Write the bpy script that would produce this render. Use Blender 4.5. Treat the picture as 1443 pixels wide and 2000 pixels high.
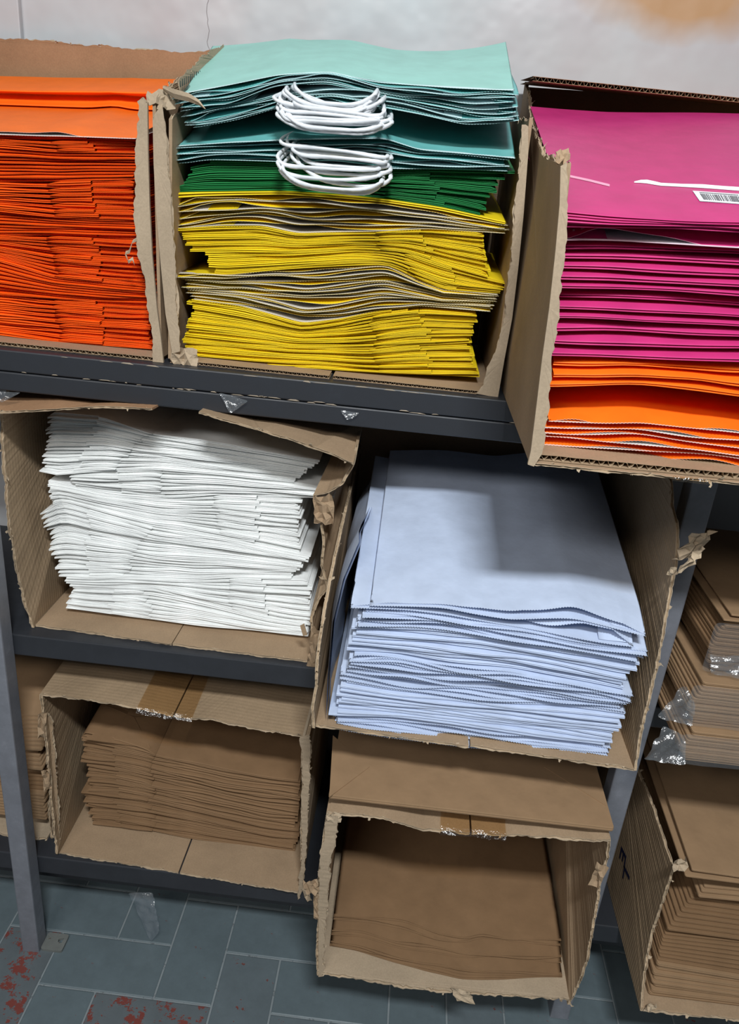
import bpy, bmesh, math, random
import numpy as np
from mathutils import Matrix, Vector
from mathutils.geometry import tessellate_polygon

for o in list(bpy.data.objects):
    bpy.data.objects.remove(o)
scene = bpy.context.scene
COL = scene.collection
rnd = random.Random(7)

# ------------------------------------------------------------------ camera
F, CX, CY = 1500.0, 721.5, 1000.0            # focal length in pixels of the 1443 x 2000 frame
_n = np.array([-328, 3538, 1500.0]); _n /= np.linalg.norm(_n)      # world down seen from the camera
_d = np.array([115.5, -626, 1500.0]); _d -= _n * (_d @ _n); _d /= np.linalg.norm(_d)
_x = np.cross(_n, _d)
if _x[0] < 0: _x = -_x
R = np.array([_x, _d, -_n])
CAM = np.array([0, 0, 1.40])
cam_data = bpy.data.cameras.new('camera')
cam_data.sensor_fit = 'VERTICAL'
cam_data.sensor_height = 24.0
cam_data.lens = F / 2000.0 * 24.0
cam_data.clip_start = 0.02
cam = bpy.data.objects.new('camera', cam_data)
COL.objects.link(cam)
M = Matrix.Identity(4)
for i in range(3):
    M[i][0] = R[i][0]; M[i][1] = -R[i][1]; M[i][2] = -R[i][2]; M[i][3] = CAM[i]
cam.matrix_world = M
scene.camera = cam

# ------------------------------------------------------------------ light
world = bpy.data.worlds.new('room_light')
scene.world = world
world.use_nodes = True
world.node_tree.nodes['Background'].inputs[0].default_value = (0.80, 0.90, 1.0, 1)
world.node_tree.nodes['Background'].inputs[1].default_value = 0.10

def area(name, loc, target, sx, sy, power, colour):
    l = bpy.data.lights.new(name, 'AREA'); l.shape = 'RECTANGLE'
    l.size = sx; l.size_y = sy; l.energy = power; l.color = colour
    o = bpy.data.objects.new(name, l); COL.objects.link(o)
    o.location = loc
    o.rotation_euler = (Vector(target) - Vector(loc)).to_track_quat('-Z', 'Y').to_euler()
    return o
area('ceiling_tube_main', (0.16, -0.65, 2.75), (0.10, 0.4, 0.3), 0.40, 0.16, 62, (0.94, 0.98, 1.0))
area('ceiling_tube_aisle', (-0.9, -1.5, 2.75), (-0.3, 0.8, 0.5), 1.2, 0.4, 30, (1.0, 0.97, 0.93))

scene.view_settings.view_transform = 'Standard'
scene.view_settings.look = 'None'
scene.view_settings.exposure = -0.15
scene.view_settings.gamma = 1.0
scene.view_settings.use_curve_mapping = False

# ------------------------------------------------------------------ measuring helpers (turn a seen point into a place in the room)
def ray(px, py):
    return R @ np.array([(px - CX) / F, (py - CY) / F, 1.0])
def at(px, py, Y):
    v = ray(px, py); return CAM + v * (Y / v[1])
def atz(px, py, Z):
    v = ray(px, py); return CAM + v * ((Z - CAM[2]) / v[2])
def atx(px, py, X):
    v = ray(px, py); return CAM + v * (X / v[0])
def atp(px, py, z0, Y, s):                    # on the plane z = z0 + s (y - Y)
    v = ray(px, py); t = (z0 - CAM[2] - s * Y) / (v[2] - s * v[1]); return CAM + v * t

Z1, Z2, Z3 = 1.152, 0.692, 0.212              # tops of the three shelves
WALL_Y = 1.42

# ------------------------------------------------------------------ materials
def newmat(name):
    m = bpy.data.materials.new(name); m.use_nodes = True
    nt = m.node_tree; return m, nt, nt.nodes['Principled BSDF']
def N(nt, t, **kw):
    n = nt.nodes.new(t)
    for k, v in kw.items(): setattr(n, k, v)
    return n
def noise(nt, scale, detail=4, rough=0.55, stretch=None):
    tc = N(nt, 'ShaderNodeTexCoord')
    n = N(nt, 'ShaderNodeTexNoise'); n.inputs['Scale'].default_value = scale
    n.inputs['Detail'].default_value = detail; n.inputs['Roughness'].default_value = rough
    if stretch:
        mp = N(nt, 'ShaderNodeMapping'); mp.inputs['Scale'].default_value = stretch
        nt.links.new(tc.outputs['Object'], mp.inputs[0]); nt.links.new(mp.outputs[0], n.inputs['Vector'])
    else:
        nt.links.new(tc.outputs['Object'], n.inputs['Vector'])
    return n
def ramp(nt, src, stops):
    r = N(nt, 'ShaderNodeValToRGB')
    e = r.color_ramp.elements
    while len(e) < len(stops): e.new(0.5)
    for i, (p, c) in enumerate(stops):
        e[i].position = p; e[i].color = (*c, 1)
    nt.links.new(src, r.inputs[0]); return r
def bump(nt, src, strength, dist, b, chain=None):
    n = N(nt, 'ShaderNodeBump'); n.inputs['Strength'].default_value = strength
    n.inputs['Distance'].default_value = dist
    nt.links.new(src, n.inputs['Height'])
    if chain: nt.links.new(chain.outputs[0], n.inputs['Normal'])
    nt.links.new(n.outputs[0], b.inputs['Normal']); return n
def mul(c, k): return tuple(min(1, max(0, x * k)) for x in c)

def paper(name, c, rough=0.5, spec=0.35, var=0.07, grain=900):
    m, nt, b = newmat(name)
    n = noise(nt, 26, 3)
    r = ramp(nt, n.outputs[0], [(0.3, mul(c, 1 - var)), (0.7, mul(c, 1 + var))])
    nt.links.new(r.outputs[0], b.inputs['Base Color'])
    g = noise(nt, grain, 2)
    w = noise(nt, 30, 3)
    b1 = bump(nt, w.outputs[0], 0.25, 0.004, b)
    bump(nt, g.outputs[0], 0.12, 0.0004, b, b1)
    b.inputs['Roughness'].default_value = rough
    b.inputs['Specular IOR Level'].default_value = spec
    return m
def kraft(name, c, ribs=None, var=0.14, rib=0.5):
    m, nt, b = newmat(name)
    n = noise(nt, 9, 6, 0.62)
    r = ramp(nt, n.outputs[0], [(0.28, mul(c, 1 - var)), (0.5, c), (0.75, mul(c, 1 + var))])
    f = noise(nt, 420, 3, 0.7)
    mx = N(nt, 'ShaderNodeMix', data_type='RGBA', blend_type='OVERLAY')
    mx.inputs[0].default_value = 0.22
    nt.links.new(r.outputs[0], mx.inputs[6]); nt.links.new(f.outputs[0], mx.inputs[7])
    nt.links.new(mx.outputs[2], b.inputs['Base Color'])
    b.inputs['Roughness'].default_value = 0.78
    b.inputs['Specular IOR Level'].default_value = 0.2
    w = noise(nt, 14, 4)
    bb = bump(nt, w.outputs[0], 0.35, 0.006, b)
    if ribs:
        tc = N(nt, 'ShaderNodeTexCoord')
        wv = N(nt, 'ShaderNodeTexWave', wave_type='BANDS', bands_direction=ribs)
        wv.inputs['Scale'].default_value = 42; wv.inputs['Distortion'].default_value = 0.6
        nt.links.new(tc.outputs['Object'], wv.inputs['Vector'])
        bump(nt, wv.outputs[0], rib, 0.0007, b, bb)
    return m

CARD = (0.36, 0.252, 0.158)
m_card = kraft('cardboard', CARD)
m_card_x = kraft('cardboard_ribbed_across', mul(CARD, 1.0), 'X', 0.14, 0.15)
m_card_z = kraft('cardboard_ribbed_up', (0.335, 0.238, 0.148), 'Y', 0.16, 0.28)
m_card_pale = kraft('pale_cardboard', (0.42, 0.325, 0.225))
m_card_brown = kraft('warm_brown_cardboard', (0.36, 0.205, 0.112))
m_torn = kraft('torn_cardboard', (0.46, 0.36, 0.25), None, 0.25)
m_flute = kraft('corrugation_paper', (0.42, 0.31, 0.20), None, 0.2)

def bagmats(name, out, inn=(0.78, 0.76, 0.74), rough=0.5, spec=0.35):
    return (paper(name + '_paper', out, rough, spec), paper(name + '_paper_inside', inn, 0.6, 0.3),
            paper(name + '_paper_edge', tuple(0.5 * a + 0.5 * b for a, b in zip(out, inn)), 0.6, 0.3))
MB_ORANGE = bagmats('orange', (0.92, 0.115, 0.004))
MB_ORANGE_W = bagmats('bright_orange', (0.95, 0.17, 0.008))
MB_YELLOW = bagmats('yellow', (0.88, 0.66, 0.012), (0.72, 0.68, 0.62))
MB_GREEN = bagmats('green', (0.010, 0.20, 0.050))
MB_TEAL = bagmats('teal', (0.15, 0.46, 0.45), (0.66, 0.82, 0.84))
MB_TEAL_TOP = bagmats('pale_teal', (0.32, 0.62, 0.55), (0.66, 0.82, 0.84))
MB_PINK = bagmats('pink', (0.56, 0.034, 0.185), (0.78, 0.74, 0.78), 0.42, 0.4)
MB_WHITE = bagmats('white', (0.90, 0.915, 0.905), (0.90, 0.915, 0.905), 0.6)
MB_BLUE = bagmats('cool_white', (0.54, 0.625, 0.80), (0.54, 0.625, 0.80), 0.55)
MB_BROWN = bagmats('brown', (0.240, 0.143, 0.075), (0.240, 0.143, 0.075), 0.7, 0.15)
MB_TAN = bagmats('tan', (0.315, 0.200, 0.112), (0.315, 0.200, 0.112), 0.7, 0.15)
m_cord = paper('twisted_paper_cord', (0.74, 0.77, 0.80), 0.5, 0.35)
m_white = paper('sticker_white', (0.85, 0.86, 0.88))
m_ink = paper('black_ink', (0.03, 0.03, 0.03))
m_grey_ink = paper('barcode_ink', (0.10, 0.10, 0.11))
m_blue_ink = paper('blue_stamp_ink', (0.012, 0.014, 0.05))
m_crease = paper('pale_pink_crease', (0.80, 0.35, 0.48))

def m_cord_twist():
    nt = m_cord.node_tree
    return nt
def painted(name, c, chip, chip_at=0.70, rough=0.45, scale=18, scuff=0.5):
    m, nt, b = newmat(name)
    n1 = noise(nt, scale, 8, 0.7)
    base = ramp(nt, n1.outputs[0], [(0.25, mul(c, 0.75)), (0.6, c), (0.9, mul(c, 1.5))])
    n2 = noise(nt, scale * 2.2, 6, 0.75)
    k = ramp(nt, n2.outputs[0], [(chip_at, (0, 0, 0)), (chip_at + 0.012, (1, 1, 1))])
    mx = N(nt, 'ShaderNodeMix', data_type='RGBA')
    nt.links.new(k.outputs[0], mx.inputs[0]); nt.links.new(base.outputs[0], mx.inputs[6])
    mx.inputs[7].default_value = (*chip, 1)
    nt.links.new(mx.outputs[2], b.inputs['Base Color'])
    rr = ramp(nt, n1.outputs[0], [(0.3, (rough * 1.25,) * 3), (0.8, (rough * 0.8,) * 3)])
    nt.links.new(rr.outputs[0], b.inputs['Roughness'])
    bb = bump(nt, n1.outputs[0], 0.2, 0.002, b)
    bump(nt, k.outputs[0], 0.5, 0.0006, b, bb).invert = True
    return m
m_shelf = painted('black_painted_board', (0.030, 0.033, 0.040), (0.30, 0.24, 0.17), 0.735, 0.42, 16)
m_post = painted('grey_painted_steel', (0.20, 0.21, 0.24), (0.05, 0.05, 0.055), 0.74, 0.40, 30)
m_plate = painted('worn_steel_plate', (0.17, 0.18, 0.17), (0.09, 0.06, 0.04), 0.66, 0.5, 50)
m_tile = painted('grey_blue_painted_tile', (0.128, 0.160, 0.176), (0.17, 0.045, 0.035), 0.615, 0.42, 13)
m_tile_worn = painted('worn_painted_tile', (0.125, 0.148, 0.160), (0.19, 0.05, 0.04), 0.53, 0.42, 11)
m_tile_clean = painted('clean_painted_tile', (0.125, 0.163, 0.180), (0.17, 0.05, 0.04), 0.645, 0.42, 13)
m_grout = painted('painted_grout', (0.25, 0.285, 0.30), (0.15, 0.17, 0.18), 0.60, 0.5, 20)

def wall_mat():
    m, nt, b = newmat('glossy_painted_plaster')
    n = noise(nt, 3.0, 5, 0.6)
    r = ramp(nt, n.outputs[0], [(0.32, (0.50, 0.45, 0.46)), (0.5, (0.53, 0.52, 0.53)), (0.68, (0.55, 0.58, 0.60))])
    p_ = at(1335, -18, WALL_Y)  # blurred orange-brown patch at top right, mixed into the wall's base colour
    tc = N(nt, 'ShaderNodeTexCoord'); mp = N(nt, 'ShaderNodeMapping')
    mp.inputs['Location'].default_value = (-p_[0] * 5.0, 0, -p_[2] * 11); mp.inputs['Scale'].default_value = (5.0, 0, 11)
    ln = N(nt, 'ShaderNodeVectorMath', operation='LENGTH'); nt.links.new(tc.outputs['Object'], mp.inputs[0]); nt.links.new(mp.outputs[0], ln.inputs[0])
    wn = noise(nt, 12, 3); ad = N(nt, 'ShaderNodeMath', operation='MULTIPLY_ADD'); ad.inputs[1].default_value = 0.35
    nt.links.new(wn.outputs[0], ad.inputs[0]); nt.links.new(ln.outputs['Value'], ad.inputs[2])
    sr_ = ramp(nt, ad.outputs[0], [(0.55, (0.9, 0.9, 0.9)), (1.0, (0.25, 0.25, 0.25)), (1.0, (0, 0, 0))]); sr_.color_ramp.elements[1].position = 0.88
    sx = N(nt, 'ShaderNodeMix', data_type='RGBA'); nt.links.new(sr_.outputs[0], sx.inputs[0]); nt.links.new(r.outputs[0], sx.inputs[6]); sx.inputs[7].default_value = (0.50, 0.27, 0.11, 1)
    nt.links.new(sx.outputs[2], b.inputs['Base Color'])
    b.inputs['Roughness'].default_value = 0.32
    b.inputs['Specular IOR Level'].default_value = 0.55
    n2 = noise(nt, 7, 3)
    bump(nt, n2.outputs[0], 0.25, 0.02, b)
    return m
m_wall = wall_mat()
m_crack = paper('hairline_crack', (0.25, 0.22, 0.22))

def plastic(name, amount=0.16, tint=(0.93, 0.96, 1.0), haze=0.0):
    m, nt, b = newmat(name)
    nt.nodes.remove(b)
    out = [n for n in nt.nodes if n.type == 'OUTPUT_MATERIAL'][0]
    t = N(nt, 'ShaderNodeBsdfTransparent'); t.inputs[0].default_value = (*tint, 1)
    g = N(nt, 'ShaderNodeBsdfGlossy'); g.inputs['Roughness'].default_value = 0.22
    wn = noise(nt, 55, 4, 0.6); bp = N(nt, 'ShaderNodeBump'); bp.inputs['Strength'].default_value = 0.9; bp.inputs['Distance'].default_value = 0.006
    nt.links.new(wn.outputs[0], bp.inputs['Height']); nt.links.new(bp.outputs[0], g.inputs['Normal'])
    fw = N(nt, 'ShaderNodeLayerWeight'); fw.inputs['Blend'].default_value = 0.5
    lw = N(nt, 'ShaderNodeMath', operation='POWER'); lw.inputs[1].default_value = 4.0
    nt.links.new(fw.outputs['Facing'], lw.inputs[0])
    ad = N(nt, 'ShaderNodeMath', operation='MULTIPLY_ADD'); ad.inputs[1].default_value = 0.4; ad.inputs[2].default_value = amount
    mx = N(nt, 'ShaderNodeMixShader')
    nt.links.new(lw.outputs[0], ad.inputs[0]); nt.links.new(ad.outputs[0], mx.inputs[0])
    df = N(nt, 'ShaderNodeBsdfDiffuse'); df.inputs[0].default_value = (0.78, 0.84, 0.90, 1)
    hz = N(nt, 'ShaderNodeMixShader'); hz.inputs[0].default_value = haze
    nt.links.new(t.outputs[0], hz.inputs[1]); nt.links.new(df.outputs[0], hz.inputs[2])
    nt.links.new(hz.outputs[0], mx.inputs[1]); nt.links.new(g.outputs[0], mx.inputs[2])
    nt.links.new(mx.outputs[0], out.inputs[0])
    return m
m_plastic = plastic('clear_plastic_film', 0.20, (0.93, 0.96, 1.0), 0.09)
m_wrap = plastic('clear_bag_wrap', 0.08, (0.95, 0.97, 1.0), 0.05)
m_tape = plastic('clear_packing_tape', 0.10, (0.95, 0.85, 0.70))

# ------------------------------------------------------------------ mesh helpers
def link(o, parent=None):
    COL.objects.link(o)
    if parent is not None: o.parent = parent
    return o
def mesh_obj(name, verts, faces, mats, mi=None, parent=None, smooth=False):
    me = bpy.data.meshes.new(name)
    me.from_pydata([tuple(map(float, v)) for v in verts], [], [tuple(int(i) for i in f) for f in faces])
    for m in mats: me.materials.append(m)
    if mi is not None: me.polygons.foreach_set('material_index', np.asarray(mi, dtype=np.int32))
    if smooth: me.polygons.foreach_set('use_smooth', np.ones(len(me.polygons), dtype=bool))
    me.update()
    return link(bpy.data.objects.new(name, me), parent)
def tag(o, label, cat=None, group=None):
    o['label'] = label
    if cat: o['category'] = cat
    if group: o['group'] = group
    return o
def structure(o):
    o['kind'] = 'structure'; return o
def stuff(o):
    o['kind'] = 'stuff'; return o
def empty(name, loc):
    o = bpy.data.objects.new(name, None); o.location = loc; o.empty_display_size = 0.05
    return link(o)
class Geo:
    def __init__(s): s.v = []; s.f = []; s.m = []
    def grid(s, P, mat=0, close_c=False, flip=False):
        P = np.asarray(P); nr, nc = P.shape[:2]; b = len(s.v)
        s.v.extend(P.reshape(-1, 3).tolist())
        for r in range(nr - 1):
            for c in range(nc if close_c else nc - 1):
                c2 = (c + 1) % nc
                q = (b + r * nc + c, b + r * nc + c2, b + (r + 1) * nc + c2, b + (r + 1) * nc + c)
                s.f.append(q[::-1] if flip else q); s.m.append(mat)
    def poly(s, pts, mat=0):
        b = len(s.v); s.v.extend([list(p) for p in pts]); s.f.append(tuple(range(b, b + len(pts)))); s.m.append(mat)
    def box(s, lo, hi, mat=0, bevel=0):
        x0, y0, z0 = lo; x1, y1, z1 = hi; b = len(s.v)
        s.v.extend([[x0, y0, z0], [x1, y0, z0], [x1, y1, z0], [x0, y1, z0], [x0, y0, z1], [x1, y0, z1], [x1, y1, z1], [x0, y1, z1]])
        for q in ((0, 3, 2, 1), (4, 5, 6, 7), (0, 1, 5, 4), (1, 2, 6, 5), (2, 3, 7, 6), (3, 0, 4, 7)):
            s.f.append(tuple(b + i for i in q)); s.m.append(mat)
    def build(s, name, mats, parent=None, smooth=False, origin=None):
        v = np.array(s.v, dtype=float)
        if origin is not None: v = v - np.array(origin)
        return mesh_obj(name, v, s.f, mats, s.m, parent, smooth)
def at_parent(o, parent):                      # geometry given in room coordinates under an Empty at parent.location
    o.parent = parent; o.matrix_parent_inverse = Matrix.Translation(-Vector(parent.location)); return o
def bevel_mod(o, w, seg=2):
    b = o.modifiers.new('bevel', 'BEVEL'); b.width = w; b.segments = seg; b.limit_method = 'ANGLE'; return o

def sn(x, seed, f0=8.0, k=4):                  # smooth noise along a line, about -1..1
    r = random.Random(seed); y = np.zeros_like(np.asarray(x, dtype=float)); a = 1.0; tot = 0
    for i in range(k):
        y = y + a * np.sin(2 * np.pi * (f0 * (1.7 ** i) * np.asarray(x) + r.random())); tot += a; a *= 0.62
    return y / tot * 1.5
def rn(n, seed):
    return np.random.RandomState(seed).uniform(-1, 1, n)

# ------------------------------------------------------------------ cardboard panels
def resample(pts, torn, step=0.0035, amp=0.0028, seed=1):
    """Outline with its torn edges broken into ragged short pieces; returns points and, per edge, whether it is torn."""
    pts = [np.array(p, dtype=float) for p in pts]; n = len(pts)
    nrm = np.zeros(3)
    for i in range(n): nrm += np.cross(pts[i], pts[(i + 1) % n])
    nrm /= np.linalg.norm(nrm)
    r = np.random.RandomState(seed); out = []; fl = []
    for i in range(n):
        a, b = pts[i], pts[(i + 1) % n]
        if i in torn:
            L = np.linalg.norm(b - a); k = max(2, int(L / step))
            d = (b - a) / max(L, 1e-9); side = np.cross(d, nrm)
            w = 0.0
            for j in range(k):
                w = 0.72 * w + r.uniform(-1, 1) * amp * 0.75
                if r.rand() < 0.05: w += r.uniform(-1, 1) * amp * 1.6
                e = 0 if j == 0 else 1
                out.append(a + (b - a) * (j / k) + side * w * e + nrm * r.uniform(-1, 1) * amp * 0.25 * e); fl.append(True)
        else:
            out.append(a); fl.append(False)
    return out, fl, nrm
def panel(name, pts, th, parent, torn=(), mat=None, seed=1, amp=0.0028, fray=True, fray_size=0.005, label=None):
    """A sheet of corrugated board. Torn edges show two ragged liners with the fluted core drawn back between them."""
    mat = mat or m_card
    P, fl, nrm = resample(pts, set(torn), 0.0045, amp * 0.55, seed)
    n = len(P); half = nrm * th / 2; r = np.random.RandomState(seed + 7)
    out = []
    for i in range(n):
        a = P[i - 1]; b = P[(i + 1) % n]; d = b - a; L = np.linalg.norm(d)
        out.append(np.cross(d / max(L, 1e-9), nrm))
    tv = [1.0 if (fl[i] and fl[i - 1]) else 0.0 for i in range(n)]
    w1 = np.convolve(r.uniform(-1, 1, n + 4), np.ones(5) / 5, 'valid') * 0.0035; w2 = np.convolve(r.uniform(-1, 1, n + 4), np.ones(5) / 5, 'valid') * 0.0035
    w1 = w1 + r.uniform(-1, 1, n) * 0.0007; w2 = w2 + r.uniform(-1, 1, n) * 0.0007
    core = r.uniform(0.0006, 0.0032, n)
    A = [P[i] + half + out[i] * w1[i] * tv[i] for i in range(n)]
    A2 = [P[i] + half * 0.62 + out[i] * w1[i] * tv[i] for i in range(n)]
    A3 = [P[i] + half * 0.58 - out[i] * core[i] * tv[i] for i in range(n)]
    B3 = [P[i] - half * 0.58 - out[i] * core[i] * tv[i] for i in range(n)]
    B2 = [P[i] - half * 0.62 + out[i] * w2[i] * tv[i] for i in range(n)]
    B = [P[i] - half + out[i] * w2[i] * tv[i] for i in range(n)]
    V = A + A2 + A3 + B3 + B2 + B
    Fs, mi = [], []
    for ring, flip in ((0, False), (5, True)):
        Q = A if ring == 0 else B
        for t in tessellate_polygon([[Vector(p) for p in Q]]):
            a, b, c = t
            nn = np.cross(Q[b] - Q[a], Q[c] - Q[a])
            if (nn @ nrm < 0) != flip: a, b, c = c, b, a
            Fs.append((a + ring * n, b + ring * n, c + ring * n)); mi.append(0)
    for i in range(n):
        j = (i + 1) % n
        for k in range(5):
            Fs.append((k * n + i, (k + 1) * n + i, (k + 1) * n + j, k * n + j)); mi.append(0 if not fl[i] else (2 if k == 2 else 1))
    o = mesh_obj(name, V, Fs, [mat, m_torn, m_flute], mi)
    if label: o['label'] = label
    at_parent(o, parent)
    if fray and torn:
        g = Geo(); r = np.random.RandomState(seed + 50)
        for i in range(n):
            if not fl[i] or r.rand() > 0.11: continue
            a, b = P[i], P[(i + 1) % n]
            d = b - a; L = np.linalg.norm(d)
            if L < 1e-6: continue
            d /= L; ou = np.cross(d, nrm)
            s = fray_size * r.uniform(0.25, 0.9) * (2.0 if r.rand() < 0.12 else 1); w = 0.002 * r.uniform(0.6, 2.0)
            sgn = r.choice([-1, 1]); base = (a + b) / 2 + nrm * sgn * th * 0.45 - ou * 0.002
            curl = nrm * sgn * s * r.uniform(-0.3, 1.2)
            rows = []
            for t in (0, 0.4, 0.75, 1.0):
                cpos = base + ou * s * t + curl * t * t + d * s * 0.4 * t * t * r.uniform(-1, 1)
                ww = w * (1 - 0.6 * t)
                tw = nrm * r.uniform(-1, 1) * 0.0010 + ou * r.uniform(-1, 1) * 0.0008
                rows.append([cpos - d * ww + tw, cpos + d * ww - tw])
            g.grid(rows)
        if g.f:
            fo = g.build('torn_fibres', [m_torn], None); stuff(fo)
            fo.parent = o
    return o
def corrugated(name, a, b, into, up, th, parent, seed=1, pitch=0.0085, depth=None, mat=None):
    """Cut corrugated board: edge a-b, running `into` (vector), two liners with a wave of paper between."""
    a, b, into, up = (np.array(q, dtype=float) for q in (a, b, into, up))
    mat = mat or m_card
    L = np.linalg.norm(b - a); d = (b - a) / L; r = np.random.RandomState(seed)
    ns = max(8, int(L / 0.006)); t = np.linspace(0, 1, ns)
    edge = a[None] + (b - a)[None] * t[:, None]
    iu = into / np.linalg.norm(into)
    rag = (np.cumsum(r.uniform(-1, 1, ns)) * 0.0006); rag -= np.linspace(rag[0], rag[-1], ns)
    rag2 = r.uniform(-1, 1, ns) * 0.0009
    g = Geo(); lin = 0.0005
    for k, (z, off) in enumerate(((0.0, rag), (th - lin, rag2))):
        f0 = edge + iu[None] * off[:, None] + up[None] * z
        bk = edge + into[None] + up[None] * z
        rows = [f0, bk, bk + up[None] * lin, f0 + up[None] * lin]
        g.grid(np.array(rows).transpose(1, 0, 2), 0, close_c=True)
    o = g.build(name, [mat]); at_parent(o, parent)
    nw = int(L / pitch) * 6; tt = np.linspace(0, 1, nw); s = tt * L / pitch * 2 * np.pi
    hz = lin + (th - 2 * lin) * (0.5 + 0.5 * np.tanh(2.0 * np.sin(s)) / np.tanh(2.0))
    w0 = a[None] + (b - a)[None] * tt[:, None] + up[None] * hz[:, None] + iu[None] * (0.0005 + 0.0007 * rn(nw, seed + 9))[:, None]
    dd = min(np.linalg.norm(into), 0.03)
    g2 = Geo(); e = np.array(up) * 0.0004
    g2.grid(np.array([w0, w0 + iu[None] * dd]))
    g2.grid(np.array([w0 + e, w0 + iu[None] * dd + e]))
    g2.grid(np.array([w0, w0 + e]))
    c = g2.build('corrugation', [m_flute]); c.parent = o
    return o
def crumple(name, centre, u, v, nu, nv, amp, mat, parent, seed=1, part=None):
    """A crumpled flap of board or film spanned by vectors u and v about its first corner."""
    centre, u, v = (np.array(q, dtype=float) for q in (centre, u, v))
    r = np.random.RandomState(seed); w = np.cross(u, v); w /= np.linalg.norm(w)
    P = np.zeros((nu, nv, 3))
    for i in range(nu):
        for j in range(nv):
            a, b = i / (nu - 1), j / (nv - 1)
            fold = abs(((a * 2.3 + b * 1.1 + r.rand() * 0.1) % 1) - 0.5) * 2
            P[i, j] = centre + u * (a + r.uniform(-1, 1) * 0.07) + v * (b + r.uniform(-1, 1) * 0.07) + w * amp * (fold - 0.5 + r.uniform(-0.6, 0.6))
    g = Geo(); g.grid(P); g.grid(P + w * 0.0007, flip=True)
    o = g.build(name, [mat])
    if parent is not None:
        if parent.type == 'EMPTY': at_parent(o, parent)
        else: o.parent = parent
    return o

# ------------------------------------------------------------------ paper bags
ORD = ['lowest', 'second', 'third', 'fourth', 'fifth', 'sixth', 'seventh', 'eighth', 'ninth', 'tenth', 'eleventh', 'twelfth',
       'thirteenth', 'fourteenth', 'fifteenth', 'sixteenth', 'seventeenth', 'eighteenth', 'nineteenth', 'twentieth']
def ordinal(k, n):
    if n == 1: return 'the only one'
    if k == n - 1: return 'topmost'
    if k == 0: return 'lowest'
    return ORD[k] + ' from below'
class Curve:
    """A height profile along x at the front of a stack, smoothed."""
    def __init__(s, xs, zs, sig=0.008):
        xs = np.asarray(xs, float); zs = np.asarray(zs, float); o = np.argsort(xs); xs, zs = xs[o], zs[o]
        g = np.linspace(xs[0] - 0.25, xs[-1] + 0.25, 700)
        z = np.interp(g, xs, zs)
        if len(xs) > 1:
            sl = (zs[1] - zs[0]) / max(xs[1] - xs[0], 0.02); sr = (zs[-1] - zs[-2]) / max(xs[-1] - xs[-2], 0.02)
            z = np.where(g < xs[0], zs[0] + (g - xs[0]) * np.clip(sl, -.1, .1), z); z = np.where(g > xs[-1], zs[-1] + (g - xs[-1]) * np.clip(sr, -.1, .1), z)
        k = int(3 * sig / (g[1] - g[0])) + 1
        w = np.exp(-0.5 * (np.arange(-k, k + 1) * (g[1] - g[0]) / sig) ** 2); w /= w.sum()
        s.g = g; s.z = np.convolve(np.pad(z, k, mode='edge'), w, mode='valid')
    def __call__(s, x): return np.interp(x, s.g, s.z)
def curve_px(pts, Y, sig=0.008):
    q = [at(px, py, Y) for px, py in pts]; return Curve([p[0] for p in q], [p[2] for p in q], sig)
def at_or_x(v, py, Y): return at(v, py, Y)[0]

class Slot:
    """Room between two neighbouring profiles: z(x, y, f) for f in 0..1."""
    def __init__(s, lo, hi, sl, sh, Y): s.lo, s.hi, s.sl, s.sh, s.Y = lo, hi, sl, sh, Y
    def z(s, x, y, f):
        a = s.lo(x) + s.sl * (y - s.Y); b = s.hi(x) + s.sh * (y - s.Y)
        return a + (b - a) * f

def lips(g, slot, xs, flo, fhi, yf, D, gus=0.03, rows=2, mat=0, puff=0.0):
    """A flattened tube of paper seen along its folded side: two rounded lips with the gusset tucked in between.
    puff > 0: the top panel swells up behind a low front fold."""
    xs = np.asarray(xs); n = len(xs); flo = np.broadcast_to(flo, n); fhi = np.broadcast_to(fhi, n); yf = np.broadcast_to(yf, n)
    fl_front = fhi - (fhi - flo) * 0.62 * puff
    hi = slot.z(xs, yf, fl_front); lo = slot.z(xs, yf, flo); h = np.maximum(hi - lo, 0.0002)
    e = np.minimum(0.0013, 0.20 * h)
    prof = []
    for k in range(rows, 0, -1):
        prof.append((D * (k / rows) ** 1.5, 1, 0.0, 1))
    if puff > 0:
        prof += [(0.055, 1, 0, 1.0), (0.030, 1, 0, 0.84), (0.014, 1, 0, 0.50), (0.005, 1, 0, 0.20)]
    prof += [(0.0022, 1, 0.0, 0.06), (0.0006, 1, -0.25, 0), (0.0, 1, -1.0, 0), (0.0006, 1, -1.75, 0), (0.003, 1, -2.0, 0), (gus, 0.52, 0, 0), (gus, 0.48, 0, 0),
             (0.003, 0, 2.0, 0), (0.0006, 0, 1.75, 0), (0.0, 0, 1.0, 0), (0.0006, 0, 0.25, 0), (0.0022, 0, 0.0, 0), (D, 0, 0.0, 0)]
    P = np.zeros((len(prof), n, 3))
    for i, (dy, f, de, up) in enumerate(prof):
        y = yf + dy
        ff = flo + (fl_front - flo) * f + (fhi - fl_front) * up
        P[i, :, 0] = xs; P[i, :, 1] = y; P[i, :, 2] = slot.z(xs, y, ff) + de * e
    g.grid(P, mat)

def finish_bag(g, name, mats, origin, label, cat, group, parent=None):
    o = g.build(name, list(mats), parent, smooth=False, origin=origin)
    me = o.data
    me.polygons.foreach_set('use_smooth', np.ones(len(me.polygons), dtype=bool))
    if parent is None:
        o.location = origin; tag(o, label, cat, group)
    return o

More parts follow.
